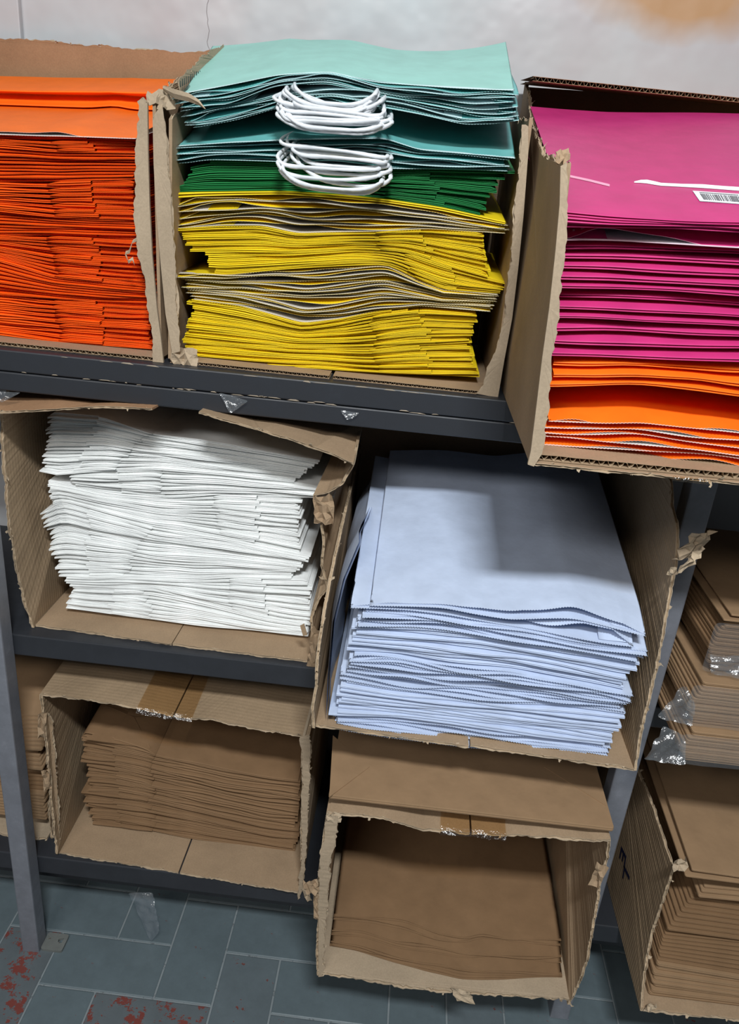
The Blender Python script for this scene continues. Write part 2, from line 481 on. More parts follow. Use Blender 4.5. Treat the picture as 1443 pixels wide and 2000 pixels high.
def side_bag(slot, x0, x1, yf, D, mats, label, group, flap=None, seed=0, rows=2, cat='paper bag', puff=0.0):
    """Flat bag, folded side outward. flap = (side, x_nose, x_step): its folded bottom doubles the bag between the nose and that end."""
    r = random.Random(seed)
    n = max(14, int((x1 - x0) / 0.013)); xs = np.linspace(x0, x1, n)
    yv = yf + 0.0015 * sn(xs, seed, 4, 2)
    g = Geo(); origin = (0.5 * (x0 + x1), yf + D / 2, float(slot.z(0.5 * (x0 + x1), yf, 0)))
    if flap is None:
        lips(g, slot, xs, 0.05, 0.94, yv, D, rows=rows, puff=puff)
        return finish_bag(g, 'paper_bag', mats, origin, label, cat, group)
    side, xn, xm = flap
    u = (xs - xn) * (1 if side > 0 else -1)            # >0 inside the doubled part
    tr = np.clip((u + 0.006) / 0.022, 0, 1); tr = tr * tr * (3 - 2 * tr)
    dip = np.clip((u + 0.075) / 0.062, 0, 1); dip = dip * dip * (3 - 2 * dip)
    lips(g, slot, xs, 0.04, 0.94 - 0.40 * dip - 0.17 * tr, yv, D, rows=rows)
    o = finish_bag(g, 'paper_bag', mats, origin, label, cat, group)
    g2 = Geo()
    xe = (x1 if side > 0 else x0) - side * r.uniform(0, 0.004)
    def piece(a, b, lo, hi, dy, nose):
        t = np.linspace(0, 1, 12); tt = t ** 1.6 if nose else t
        px = a + (b - a) * tt
        w = np.abs(px - a)
        th = np.sqrt(np.clip(w / 0.016, 0, 1)) if nose else np.sqrt(np.clip(np.abs(px - b) / 0.007, 0, 1))
        mid = lo + (hi - lo) * 0.22
        l = mid + (lo - mid) * np.maximum(th, 0.12); h = mid + (hi - mid) * np.maximum(th, 0.12)
        if side < 0: px, l, h = px[::-1], l[::-1], h[::-1]
        yy = yf + dy + 0.0012 * sn(px, seed + 3, 5, 2)
        lips(g2, slot, px, l, h, yy, D * 0.92, gus=0.02, rows=1)
    j = r.uniform(-0.004, 0.004)
    piece(xn, xm - side * 0.0004 + j, 0.42, 0.97, -0.0015, True)
    piece(xm + side * 0.0004 + j, xe, 0.43, 0.90, 0.002 + 0.002 * r.random(), False)
    c = g2.build('bottom_fold', list(mats), o, True, origin)
    return o

def mouth_bag(slot, x0, x1, yf, D, mats, label, group, seed=0, tooth=0.0036, lip=0.004, open_=(0.06, 0.94), gus=0.045, rows=2, teeth=True, cat='paper bag', gap=0.35, gapvar=0.35, yprof=None):
    """Bag with its open, pinked mouth outward: one closed loop of paper with tucked sides, run back into the stack."""
    r = random.Random(seed); W = x1 - x0
    k = max(20, int(W / (tooth / 2))) if teeth else max(24, int(W / 0.008))
    xt = np.linspace(x0, x1, k)
    f0, f1 = open_
    gx = np.linspace(0, 1, 5)[1:]
    loop = []                                          # (x, frac at the front, tooth flag, lip, frac further back)
    gape = np.clip(gap + gapvar * sn(xt, seed + 5, 4.0, 3), 0.03, 1.0)
    gape = gape * np.clip(np.minimum(xt - x0, x1 - xt) / 0.03, 0.15, 1)
    bot = np.full(k, f0); top = f0 + (f1 - f0) * gape; tb_ = np.full(k, f1)
    fm = 0.5 * (top + bot)
    for i in range(k): loop.append((xt[i], top[i], i % 2 if teeth else 0, 0.0, tb_[i]))
    for t in gx: loop.append((x1 - gus * t, top[-1] + (fm[-1] + 0.01 - top[-1]) * t, 0, 0.002, f1 + (0.52 - f1) * t))
    for t in gx[::-1]: loop.append((x1 - gus * t, bot[-1] + (fm[-1] - 0.01 - bot[-1]) * t, 0, 0.002, f0 + (0.48 - f0) * t))
    for i in range(k - 1, -1, -1): loop.append((xt[i], bot[i], i % 2 if teeth else 0, -lip, f0))
    for t in gx: loop.append((x0 + gus * t, bot[0] + (fm[0] - 0.01 - bot[0]) * t, 0, 0.002, f0 + (0.48 - f0) * t))
    for t in gx[::-1]: loop.append((x0 + gus * t, top[0] + (fm[0] + 0.01 - top[0]) * t, 0, 0.002, f1 + (0.52 - f1) * t))
    L = np.array(loop); xs = L[:, 0]; fr = L[:, 1]; tf = L[:, 2]; lp = L[:, 3]; fb = L[:, 4]
    base_y = (yf if yprof is None else yprof(xs)) + lp + 0.003 * sn(xs, seed + 1, 3, 2)
    offs = [0.0, 0.004, 0.018, 0.045] + [0.045 + (D - 0.045) * ((i + 1) / rows) ** 1.3 for i in range(rows)]; rise_ = [0, 0.10, 0.5, 0.9] + [1] * rows
    outer = []
    for q, dy in enumerate(offs):
        y = base_y + dy + (tf * 0.0018 if q == 0 else 0) - (lp if q > 1 else 0)
        outer.append(np.stack([xs, y, slot.z(xs, y, fr + (fb - fr) * rise_[q])], axis=1))
    outer = np.array(outer)
    th = 0.0004; inner = outer.copy(); m = k
    inner[:, :m, 2] -= th; inner[:, m + 8:2 * m + 8, 2] += th
    g = Geo()
    g.grid(outer, 0, close_c=True); g.grid(inner, 1, close_c=True, flip=True)
    g.grid(np.array([inner[0], outer[0]]), 2, close_c=True)
    origin = (0.5 * (x0 + x1), yf + D / 2, float(slot.z(0.5 * (x0 + x1), yf, 0)))
    return finish_bag(g, 'paper_bag', mats, origin, label, cat, group)

class Stack:
    def __init__(s, Y, base, group, colour, slope=(0.0, 0.0), zr=None):
        s.Y = Y; s.low = curve_px(base, Y) if isinstance(base, list) else base
        s.group = group; s.colour = colour; s.sl = slope[0]; s.bags = []; s.seed = abs(hash(group)) % 1000 if False else sum(map(ord, group))
    def bundle(s, kind, n, top, xl, xr, D, mats, where, slope, flap=None, Y=None, jit=0.004, step=0.0, wav=0.10, sig=0.008,
               last_rows=2, label=None, colour=None, minh=0.0022, lip=0.004, jx=0.004, open_=(0.06, 0.94), freq=5.0, teeth=True, flapjit=0.01, gus=0.045, puff=0.0, gap=0.35, gapvar=0.35, pys=None, yprof=None, **kw):
        """kind 'side' or 'mouth'; top: profile (pixels) of the bundle's top; xl, xr: (lowest, topmost) ends in pixels."""
        Yb = s.Y; dy0 = 0.0 if Y is None else Y - s.Y
        hi0 = curve_px(top, Yb, sig) if isinstance(top, list) else top
        lo = s.low
        g = lo.g if lo.g[0] < hi0.g[0] else hi0.g
        g = np.linspace(min(lo.g[0], hi0.g[0]), max(lo.g[-1], hi0.g[-1]), 700)
        zl = lo(g); zh = np.maximum(hi0(g), zl + n * minh)
        s.seed += 17; rs = np.random.RandomState(s.seed)
        cum = np.concatenate([[0], np.cumsum(rs.uniform(0.8, 1.2, n))]); cum /= cum[-1]
        bnd = []
        for k in range(n + 1):
            z = zl + (zh - zl) * cum[k]
            if 0 < k < n:
                z = z + sn(g, s.seed + k, freq, 3) * (zh - zl) / n * wav
            bnd.append(z)
        for k in range(1, n + 1): bnd[k] = np.maximum(bnd[k], bnd[k - 1] + 0.0011)
        curves = []
        for z in bnd:
            c = Curve.__new__(Curve); c.g = g; c.z = z; curves.append(c)
        out = []
        py_l = (top[0][1] if isinstance(top, list) else 1000); py_r = (top[-1][1] if isinstance(top, list) else 1000)
        if pys: py_l, py_r = pys
        for k in range(n):
            t = k / max(1, n - 1)
            sa = s.sl + (slope - s.sl) * k / n; sb = s.sl + (slope - s.sl) * (k + 1) / n
            slot = Slot(curves[k], curves[k + 1], sa, sb, Yb)
            x0 = at(xl[0] + (xl[1] - xl[0]) * t, py_l, Yb)[0] + rs.uniform(-1, 1) * jx
            x1 = at(xr[0] + (xr[1] - xr[0]) * t, py_r, Yb)[0] + rs.uniform(-1, 1) * jx
            yf = Yb + dy0 + rs.uniform(-1, 1) * jit + step * k
            lb = label if (label and n == 1) else '%s bag, %s in %s' % (colour or s.colour, ordinal(k, n), where)
            rows = last_rows if k == n - 1 else 2
            Dk = D
            if kind == 'side':
                fl = None
                if flap:
                    sd, a0, a1, m0, m1 = flap
                    dj = rs.uniform(-1, 1) * flapjit * 0.5
                    fl = (sd, at(a0 + (a1 - a0) * t, py_l, Yb)[0] + dj, at(m0 + (m1 - m0) * t, py_l, Yb)[0] + rs.uniform(-1, 1) * flapjit * 0.5)
                o = side_bag(slot, x0, x1, yf, Dk, mats, lb, s.group, fl, s.seed * 31 + k, rows, puff=puff)
            else:
                o = mouth_bag(slot, x0, x1, yf, Dk, mats, lb, s.group, s.seed * 31 + k, rows=rows, lip=lip, open_=open_, teeth=teeth, gus=gus, gap=gap, gapvar=gapvar, yprof=(lambda x, d_=step * k + rs.uniform(-1, 1) * jit: yprof(x) + d_) if yprof else None)
            out.append((o, slot, x0, x1, yf))
        s.low = curves[-1]; s.sl = slope
        s.bags += out
        return out

def tube(g, pts, rad, sides=6, mat=0):
    pts = np.asarray(pts, float); n = len(pts)
    T = np.gradient(pts, axis=0); T /= np.linalg.norm(T, axis=1)[:, None]
    ref = np.array([0, 0, 1.0]); rows = []
    for i in range(n):
        a = np.cross(T[i], ref)
        if np.linalg.norm(a) < 1e-3: a = np.cross(T[i], [1, 0, 0])
        a /= np.linalg.norm(a); b = np.cross(T[i], a)
        ring = []
        for k in range(sides):
            ph = 2 * math.pi * k / sides + i * 0.42
            rr = rad * (1 + 0.16 * math.cos(2 * (2 * math.pi * k / sides)))
            ring.append(pts[i] + rr * (a * math.cos(ph) + b * math.sin(ph)))
        rows.append(ring)
    g.grid(np.array(rows), mat, close_c=True)
    g.poly(rows[0][::-1], mat); g.poly(rows[-1], mat)

def slab(outline, zf, t, bev=0.0008, g=None, mat=0):
    """A thin flat bag: outline in plan (list of x, y), lower surface zf(x, y), thickness t, softly rounded rim."""
    g = g or Geo(); O = np.array(outline, float); n = len(O); c = O.mean(axis=0)
    d = O - c; l = np.linalg.norm(d, axis=1)[:, None]; inn = O - d / l * bev
    rings = []
    for (q, f) in ((inn, 0.0), (O, 0.25), (O, 0.40), (O - d / l * 0.002, 0.5), (O, 0.60), (O, 0.78), (inn, 1.0)):
        rings.append(np.array([[p[0], p[1], zf(p[0], p[1]) + t * f] for p in q]))
    g.grid(np.array(rings), mat, close_c=True)
    g.poly(list(rings[-1]), mat); g.poly(list(rings[0])[::-1], mat)
    return g
def rrect(x0, x1, y0, y1, r=0.006, k=3):
    pts = []
    for cx_, cy_, a0 in ((x1 - r, y0 + r, -90), (x1 - r, y1 - r, 0), (x0 + r, y1 - r, 90), (x0 + r, y0 + r, 180)):
        for i in range(k + 1):
            a = math.radians(a0 + 90 * i / k); pts.append((cx_ + r * math.cos(a), cy_ + r * math.sin(a)))
    return pts
def slab_bag(outline, zf, t, mats, label, group, parent=None, name='paper_bag'):
    g = slab(outline, zf, t); O = np.array(outline); c = O.mean(axis=0); org = (c[0], c[1], zf(c[0], c[1]))
    o = g.build(name, list(mats), None, False, org); o.location = org
    if parent is not None:
        at_parent(o, parent)
    else: tag(o, label, 'paper bag', group)
    return o

# ------------------------------------------------------------------ the room
floor = Geo(); floor.box((-3, -3, -0.06), (3, WALL_Y, -0.0018))
floor = structure(floor.build('floor', [m_grout]))
tw = 0.108; tg = 0.0034
def tile_mesh(w, h, mat, name):
    g = Geo(); b = 0.0016
    o = [(0, 0), (w, 0), (w, h), (0, h)]
    i_ = [(b, b), (w - b, b), (w - b, h - b), (b, h - b)]
    g.grid(np.array([[(x, y, -0.004) for x, y in o], [(x, y, -0.0008) for x, y in o], [(x, y, 0) for x, y in i_]]), 0, close_c=True)
    g.poly([(x, y, 0) for x, y in i_])
    me = bpy.data.meshes.new(name); me.from_pydata(g.v, [], g.f); me.materials.append(mat); me.update(); return me
TM = {(o, k): tile_mesh(2 * tw - tg if o == 'h' else tw - tg, tw - tg if o == 'h' else 2 * tw - tg, mt, 'tile')
      for o in 'hv' for k, mt in enumerate((m_tile, m_tile_worn, m_tile_clean))}
rt = random.Random(11)
for row in range(-6, 5):
    for k in range(-5, 6):
        for o, c in (('h', -row + 4 * k), ('v', -row + 2 + 4 * k)):
            x = -0.345 + tw * (c - 2) + tg / 2; y = 0.926 + tw * row + tg / 2
            if not (-1.3 < x < 1.3) or y + tw * (1 if o == 'h' else 2) > WALL_Y: continue
            worn = 1 if (row <= -1 and x < -0.1 and rt.random() < 0.8) else (0 if rt.random() < (0.35 if x < 0 else 0.15) else 2)
            t = bpy.data.objects.new('tile', TM[(o, worn)]); t.location = (x, y, rt.uniform(-0.0004, 0.0003)); link(t, floor)
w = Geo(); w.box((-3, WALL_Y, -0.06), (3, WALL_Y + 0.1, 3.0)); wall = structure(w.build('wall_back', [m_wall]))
cr = Geo(); p0 = at(402, -60, WALL_Y - 0.0006); p1 = at(408, 110, WALL_Y - 0.0006)
tt = np.linspace(0, 1, 24); cx_ = p0[0] + (p1[0] - p0[0]) * tt + 0.0018 * sn(tt, 3, 3, 3); cz_ = p0[2] + (p1[2] - p0[2]) * tt
cr.grid(np.array([[(a - 0.00045, WALL_Y - 0.0004, b) for a, b in zip(cx_, cz_)], [(a + 0.00045, WALL_Y - 0.0004, b) for a, b in zip(cx_, cz_)]]))
cr.build('hairline_crack', [m_crack], wall)
xe = at(37, 30, WALL_Y - 0.012)[0]
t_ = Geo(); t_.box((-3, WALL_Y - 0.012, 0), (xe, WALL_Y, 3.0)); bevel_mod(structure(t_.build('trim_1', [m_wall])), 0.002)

# ------------------------------------------------------------------ the rack
SY = 1.019                                     # front of the shelf boards
rack = tag(empty('storage_rack', (-0.1, 1.2, 0)), 'black boarded storage rack on grey steel posts', 'shelving')
def box_part(name, lo, hi, mat, parent, bev=0.0015):
    g = Geo(); g.box(lo, hi); o = g.build(name, [mat])
    if parent.type == 'EMPTY': at_parent(o, parent)
    else: o.parent = parent
    return bevel_mod(o, bev)
for z0, z1, zb in ((1.1225, Z1, 1.094), (0.6530, Z2, None), (0.1720, Z3, 0.128)):
    b = box_part('shelf_board', (-1.25, SY, z0), (1.25, WALL_Y - 0.02, z1), m_shelf, rack, 0.002)
    if zb is not None:
        box_part('front_beam', (-1.25, SY + (0.001 if zb > 1 else 0.03), zb), (1.25, SY + 0.05, z0 - 0.0015), m_shelf, b, 0.002)
# worn, chipped arris of the top board: little splinters showing pale wood
ch = Geo(); r_ = np.random.RandomState(5)
for i in range(46):
    x = r_.uniform(-0.6, 0.2); L = r_.uniform(0.003, 0.022); hgt = r_.uniform(0.0006, 0.0018)
    zc = 1.1225 + r_.uniform(-0.001, 0.001) if r_.rand() < 0.75 else Z1 - 0.002
    ch.poly([(x, SY - 0.0004, zc), (x + L, SY - 0.0004, zc + r_.uniform(-.5, .5) * hgt), (x + L * 0.7, SY - 0.0004, zc + hgt), (x + L * .2, SY - .0004, zc + hgt * .8)])
m_chip = paper('bare_wood_chip', (0.40, 0.33, 0.25)); c_ = stuff(ch.build('paint_chips', [m_chip])); c_.parent = rack.children[0]
def post(x0, x1, y0, y1, ztop=1.30):
    g = Geo(); t = 0.003
    O = [(x0, y0), (x1, y0), (x1, y1), (x0, y1)]
    g.grid(np.array([[(x, y, 0.001) for x, y in O], [(x, y, ztop) for x, y in O]]), 0, close_c=True)
    g.poly([(x, y, ztop) for x, y in O]); g.poly([(x, y, 0.001) for x, y in O][::-1])
    o = g.build('post', [m_post]); at_parent(o, rack); return bevel_mod(o, 0.0025)
pl = post(-0.6195, -0.5870, 0.985, SY - 0.001, 1.092)
pr = post(0.3895, 0.4240, 0.985, SY - 0.001, 1.092)
post(-0.6195, -0.5870, 1.362, 1.395, 1.09); post(0.3895, 0.4240, 1.362, 1.395, 1.09)
fp = Geo(); O = rrect(-0.5865, -0.545, 0.990, 1.026, 0.004)
hc = (-0.5555, 1.012); hr = 0.0058
ring_o = O; k = len(O)
holes = [(hc[0] + hr * math.cos(math.atan2(p[1] - hc[1], p[0] - hc[0])), hc[1] + hr * math.sin(math.atan2(p[1] - hc[1], p[0] - hc[0]))) for p in O]
fp.grid(np.array([[(x, y, 0.0005) for x, y in O], [(x, y, 0.0055) for x, y in O], [(x, y, 0.0055) for x, y in holes], [(x, y, 0.0005) for x, y in holes]]), 0, close_c=True)
fo = fp.build('foot_plate', [m_plate]); fo.parent = pl; fo['label'] = 'small steel foot plate with a bolt hole'

# ------------------------------------------------------------------ cartons
def carton(label, x, y, z):
    return tag(empty('cardboard_carton', (x, y, z)), label, 'carton', 'cut-open cartons on the rack')
TH = 0.0042
def front(pts, Y): return [at(px, py, Y) for px, py in pts]

# --- carton of orange bags, far left of the top shelf
Y1 = 1.040; BK = 1.392
c1 = carton('cut-open carton of orange bags at the left end of the top shelf', -0.6, 1.2, Z1)
corrugated('bottom', (-0.86, Y1, Z1 + 0.0005), (-0.345, Y1, Z1 + 0.0005), (0, BK - Y1, 0), (0, 0, 1), 0.0052, c1, 3, 0.0088)
panel('side', [(-0.3445, Y1, Z1 + 0.006), (-0.3465, Y1 + 0.002, 1.474), (-0.345, 1.15, 1.512), (-0.342, 1.27, 1.546), (-0.338, BK, 1.574), (-0.338, BK, Z1 + 0.006)], TH, c1, (1, 2, 3), m_card, 21, 0.004, fray_size=0.008)
bt = [at(px, py, BK) for px, py in ((442, 104), (405, 100), (330, 102), (250, 95), (160, 88), (75, 78), (0, 75))]
panel('back', [(-0.335, BK, Z1 + 0.006)] + bt + [(-0.86, BK, 1.56), (-0.86, BK, Z1 + 0.006)], TH, c1, (1, 2, 3, 4, 5, 6, 7), m_card_brown, 22, 0.0022, fray_size=0.004)
panel('side', [(-0.858, Y1, Z1 + 0.006), (-0.858, BK - 0.004, Z1 + 0.006), (-0.858, BK - 0.004, 1.56), (-0.858, Y1, 1.48)], TH, c1, (2,), m_card, 23)
rem = front([(320, 708), (299, 706), (297, 640), (287, 575), (281, 540), (268, 475), (263, 420), (264, 360), (266, 300), (270, 260), (272, 215), (268, 198), (280, 190), (289, 200), (290, 300), (293, 400), (298, 500), (307, 600), (315, 660)], Y1 - 0.003)
panel('front_remnant', rem, TH, c1, range(1, 12), m_card_pale, 24, 0.0022, fray_size=0.004)
g = Geo(); sp = [at(px, py, Y1 - 0.008) for px, py in ((266, 468), (258, 472), (252, 492), (244, 494), (250, 512), (258, 505), (262, 516))]
g.grid(np.array([[p + np.array([0, 0.003 * (i % 2), 0.0022]) for i, p in enumerate(sp)], [p - np.array([0, -0.002 * ((i + 1) % 2), 0.0022]) for i, p in enumerate(sp)]]))
o = g.build('torn_curl', [m_torn]); at_parent(o, c1)
g = Geo(); sp = [at(px, py, yy) for px, py, yy in ((318, 172, Y1 + .01), (340, 183, Y1 - 0.005), (368, 190, Y1 - 0.02), (388, 200, Y1 - 0.03), (401, 213, Y1 - 0.035))]
wd = (0.0028, 0.0052, 0.0046, 0.003, 0.0005)
g.grid(np.array([[p + np.array([0, 0.001, q]) for p, q in zip(sp, wd)], [p + np.array([0, -0.001, 0]) for p, q in zip(sp, wd)], [p - np.array([0, -0.002, q]) for p, q in zip(sp, wd)]]))
o = g.build('torn_strip', [m_torn]); at_parent(o, c1)
crumple('torn_corner', at(283, 205, Y1 - 0.003), (0.028, 0.012, 0.004), (0, 0.015, 0.016), 6, 4, 0.006, m_torn, c1, 5)

# --- carton of teal, green and yellow bags, middle of the top shelf
Y2 = 1.040
c2 = carton('cut-open carton of teal, green and yellow bags, centre of the top shelf', -0.1, 1.2, Z1)
xm = atz(646, 740, Z1)[0]
corrugated('bottom', (-0.331, Y2, Z1 + 0.0005), (xm - 0.002, Y2 - 0.003, Z1 + 0.0005), (0, BK - Y2, 0), (0, 0, 1), 0.0048, c2, 13, 0.0062)
corrugated('bottom', (xm + 0.003, Y2, Z1 + 0.0005), (0.117, Y2 - 0.004, Z1 + 0.0005), (0, BK - Y2, 0), (0, 0, 1), 0.0048, c2, 14, 0.0062)
panel('side', [(-0.3315, Y2, Z1 + 0.006), (-0.3255, Y2, 1.455), (-0.326, 1.13, 1.487), (-0.330, 1.22, 1.515), (-0.331, 1.30, 1.538), (-0.331, BK, 1.560), (-0.331, BK, Z1 + 0.006)], TH, c2, (1, 2, 3, 4), m_card, 31, 0.004, fray_size=0.007)
panel('side', [(0.1175, Y2, Z1 + 0.006), (0.1175, BK, Z1 + 0.006), (0.1165, BK, 1.52), (0.114, 1.18, 1.50), (0.113, Y2 + 0.003, 1.492)], TH, c2, (2, 3), m_card, 32, 0.004)
panel('back', [(-0.329, BK, Z1 + 0.006), (0.114, BK, Z1 + 0.006), (0.114, BK, 1.50), (-0.329, BK, 1.51)], TH, c2, (2,), m_card, 33)
panel('front_remnant', front([(337, 690), (324, 612), (315, 520), (306, 414), (301, 320), (299, 232), (310, 215), (318, 212), (324, 240), (333, 360), (340, 468), (346, 580), (352, 686)], Y2 - 0.003), TH, c2, (5, 6, 7, 8, 9, 10, 11), m_card_pale, 34, 0.0012, fray_size=0.003)
panel('front_remnant', front([(930, 768), (945, 752), (958, 706), (972, 668), (984, 620), (994, 540), (1003, 440), (1011, 350), (1016, 280), (1020, 245), (1031, 247), (1031, 300), (1022, 420), (1012, 520), (1000, 620), (985, 700), (972, 776)], Y2 - 0.003), TH, c2, range(0, 10), m_card_pale, 35, 0.0022, fray_size=0.004)
crumple('torn_corner', at(336, 712, Y2 - 0.004), (0.034, 0.002, 0.002), (-0.002, 0.004, 0.022), 7, 4, 0.005, m_card_pale, c2, 8)
crumple('torn_corner', at(306, 214, Y2 - 0.002), (0.020, 0.010, 0.002), (0.002, 0.012, 0.016), 6, 4, 0.006, m_torn, c2, 9)
# inner torn strip with a faint printed word along it
ip = [(-0.322, 1.075, 1.484), (-0.3205, 1.20, 1.520), (-0.3205, 1.30, 1.552), (-0.326, 1.30, 1.575), (-0.326, 1.20, 1.548), (-0.3265, 1.075, 1.500)]
strip = panel('torn_inner_ply', ip, 0.0012, c2, (3, 4), m_card_pale, 36, 0.002, fray_size=0.005)
# a row of small stencilled strokes, too torn and blurred to read
pa = np.array(atx(351, 171, -0.3205)); pb = np.array(atx(391, 149, -0.3205))
q_ = Geo(); r_ = np.random.RandomState(2)
for i in range(11):
    t = i / 10.5; w_ = 0.0022 * r_.uniform(0.5, 1.1) * 3
    a = pa + (pb - pa) * t; dirv = (pb - pa) / np.linalg.norm(pb - pa)
    h_ = np.array([0, 0, 0.009 * r_.uniform(0.75, 1.05)])
    q_.poly([a, a + dirv * w_, a + dirv * w_ + h_, a + h_ + dirv * w_ * 0.35])
q_ = q_.build('printed_word', [m_ink]); q_.parent = strip

# --- carton of pink and orange bags, right of the top shelf, jutting far out over the aisle
Y3 = 0.757
c3 = carton('deep cut-open carton of pink and orange bags jutting out at top right', 0.35, 1.0, Z1)
X3R = 0.585
corrugated('bottom', (0.140, Y3 + 0.004, Z1 + 0.0045), (X3R, Y3 + 0.014, Z1 + 0.0045), (0, BK - Y3 - 0.02, 0), (0, 0, 1), 0.0062, c3, 41, 0.0098)
panel('bottom', [(0.135, Y3 - 0.004, Z1 + 0.0022), (X3R, Y3 + 0.006, Z1 + 0.0022), (X3R, BK, Z1 + 0.0022), (0.135, BK, Z1 + 0.0022)], 0.003, c3, (0,), m_card, 42, 0.0016, fray_size=0.003)
sd = [(0.1345, Y3, Z1 + 0.001), (0.130, Y3 + 0.002, 1.25), (0.126, Y3 + 0.002, 1.365), (0.121, Y3 + 0.002, 1.434), (0.124, 0.82, 1.441), (0.126, 0.93, 1.445), (0.129, 1.03, 1.460), (0.131, 1.12, 1.482), (0.132, 1.23, 1.514), (0.133, 1.31, 1.55), (0.1345, BK, 1.572), (0.1345, BK, Z1 + 0.001)]
panel('side', sd, TH, c3, range(3, 10), m_card, 43, 0.004, fray_size=0.008)
rem = front([(1030, 906), (1036, 880), (1046, 800), (1058, 700), (1072, 600), (1084, 490), (1092, 400), (1094, 325), (1108, 312), (1109, 400), (1101, 480), (1096, 560), (1087, 650), (1077, 740), (1064, 830), (1058, 885), (1042, 910)], Y3 - 0.004)
panel('front_remnant', rem, TH, c3, range(7, 15), m_card_pale, 44, 0.002, fray_size=0.004)
crumple('torn_corner', at(1088, 318, Y3 - 0.004), (0.012, 0.008, 0.003), (-0.002, 0.012, 0.010), 6, 4, 0.004, m_card, c3, 45)
ra = atz(1040, 158, 1.552); rb = atz(1443, 200, 1.552); rx = rb + (rb - ra) * 0.45
corrugated('top', ra, rx, (0.0, BK - ra[1], 0.016), (0, 0, 1), 0.0058, c3, 46, 0.0085, mat=m_card_brown)
panel('back', [(0.137, BK, Z1 + 0.012), (X3R, BK, Z1 + 0.012), (X3R, BK, 1.572), (0.137, BK, 1.565)], TH, c3, (), m_card_brown, 47)
panel('side', [(X3R, Y3 + 0.01, Z1 + 0.001), (X3R, BK, Z1 + 0.001), (X3R, BK, 1.57), (X3R, Y3 + 0.01, 1.44)], TH, c3, (2,), m_card, 48)
tp = [atz(1302, 926, Z1), atz(1375, 934, Z1)]
g = Geo(); xs_ = np.linspace(tp[0][0], tp[1][0], 6)
g.grid(np.array([[(x, 0.80, Z1 - 0.0006) for x in xs_], [(x, Y3 - 0.0035, Z1 - 0.0006) for x in xs_], [(x, Y3 - 0.0045, Z1 + 0.002) for x in xs_], [(x, Y3 - 0.003, Z1 + 0.0048) for x in xs_]]))
o = g.build('tape', [m_tape]); at_parent(o, c3)

# --- carton of white bags, left of the middle shelf
Y4 = 1.042; BK4 = 1.385
c4 = carton('torn-open carton of white paper bags on the middle shelf', -0.34, 1.2, Z2)
xm4 = atz(339, 1257, Z2)[0]
panel('bottom', [(-0.563, Y4 + 0.004, Z2 + 0.003), (xm4 - 0.0008, Y4 - 0.006, Z2 + 0.003), (xm4 + 0.006, BK4, Z2 + 0.003), (-0.563, BK4, Z2 + 0.003)], TH, c4, (0,), m_card_x, 51, 0.0010, fray_size=0.003)
panel('bottom', [(xm4 + 0.0008, Y4 - 0.006, Z2 + 0.003), (-0.113, Y4 - 0.010, Z2 + 0.003), (-0.113, BK4, Z2 + 0.003), (xm4 + 0.0075, BK4, Z2 + 0.003)], TH, c4, (0,), m_card_x, 52, 0.0010, fray_size=0.003)
lf = [(-0.566, Y4, Z2 + 0.001), (-0.574, Y4 - 0.002, 0.730), (-0.580, Y4 - 0.002, 0.785), (-0.584, Y4 - 0.004, 0.85), (-0.585, Y4 - 0.004, 0.90), (-0.585, Y4 - 0.002, 0.98), (-0.582, Y4, 1.050), (-0.579, Y4 + 0.02, 1.083)]
panel('side', lf + [(-0.566, BK4, 1.083), (-0.566, BK4, Z2 + 0.001)], TH, c4, range(0, 7), m_card_z, 53, 0.0032, fray_size=0.006)
rf = [at(px, py, 1.030) for px, py in ((604, 1302), (611, 1260), (608, 1205), (622, 1170), (640, 1148), (628, 1105), (632, 1060), (626, 1010), (614, 968), (640, 962), (668, 945), (690, 905), (697, 868))]
panel('side', rf + [(-0.070, BK4, 1.083), (-0.112, BK4, Z2 + 0.001)], TH, c4, range(0, 12), m_card, 54, 0.0030, fray_size=0.007)
panel('back', [(-0.565, BK4, Z2 + 0.006), (-0.112, BK4, Z2 + 0.006), (-0.075, BK4, 1.083), (-0.565, BK4, 1.083)], TH, c4, (), m_card, 55)
tl = [at(0, 806, 1.0), at(100, 800, 1.0), at(200, 795, 1.0), at(297, 799, 1.0)]
panel('top_flap', [tl[0] + np.array([-.02, 0, 0])] + tl + [(-0.33, 1.18, 1.091), (-0.60 + 0.02, 1.18, 1.089)], 0.003, c4, (1, 2, 3), m_card_brown, 56, 0.0012, fray_size=0.003)
tr_ = [at(388, 806, 0.998), at(450, 824, 0.996), at(560, 856, 0.998), at(640, 884, 1.0), at(690, 906, 1.005)]
panel('top_flap', tr_ + [(-0.062, 1.12, 1.075), (-0.066, 1.30, 1.085), (-0.28, 1.20, 1.088)], 0.003, c4, (0, 1, 2, 3), m_card, 57, 0.0016, fray_size=0.004)
crumple('torn_flap', at(612, 968, 1.026), (0.030, -0.004, 0.006), (0.004, -0.004, -0.042), 6, 6, 0.006, m_card, c4, 58)
panel('torn_flap', [at(px, py, 1.028) for px, py in ((586, 1222), (594, 1218), (600, 1240), (592, 1242))], 0.0015, c4, (), m_card, 59)
crumple('torn_corner', at(600, 1300, 1.026), (0.012, -0.004, 0.0), (0.004, -0.004, 0.075), 4, 9, 0.005, m_card, c4, 60)

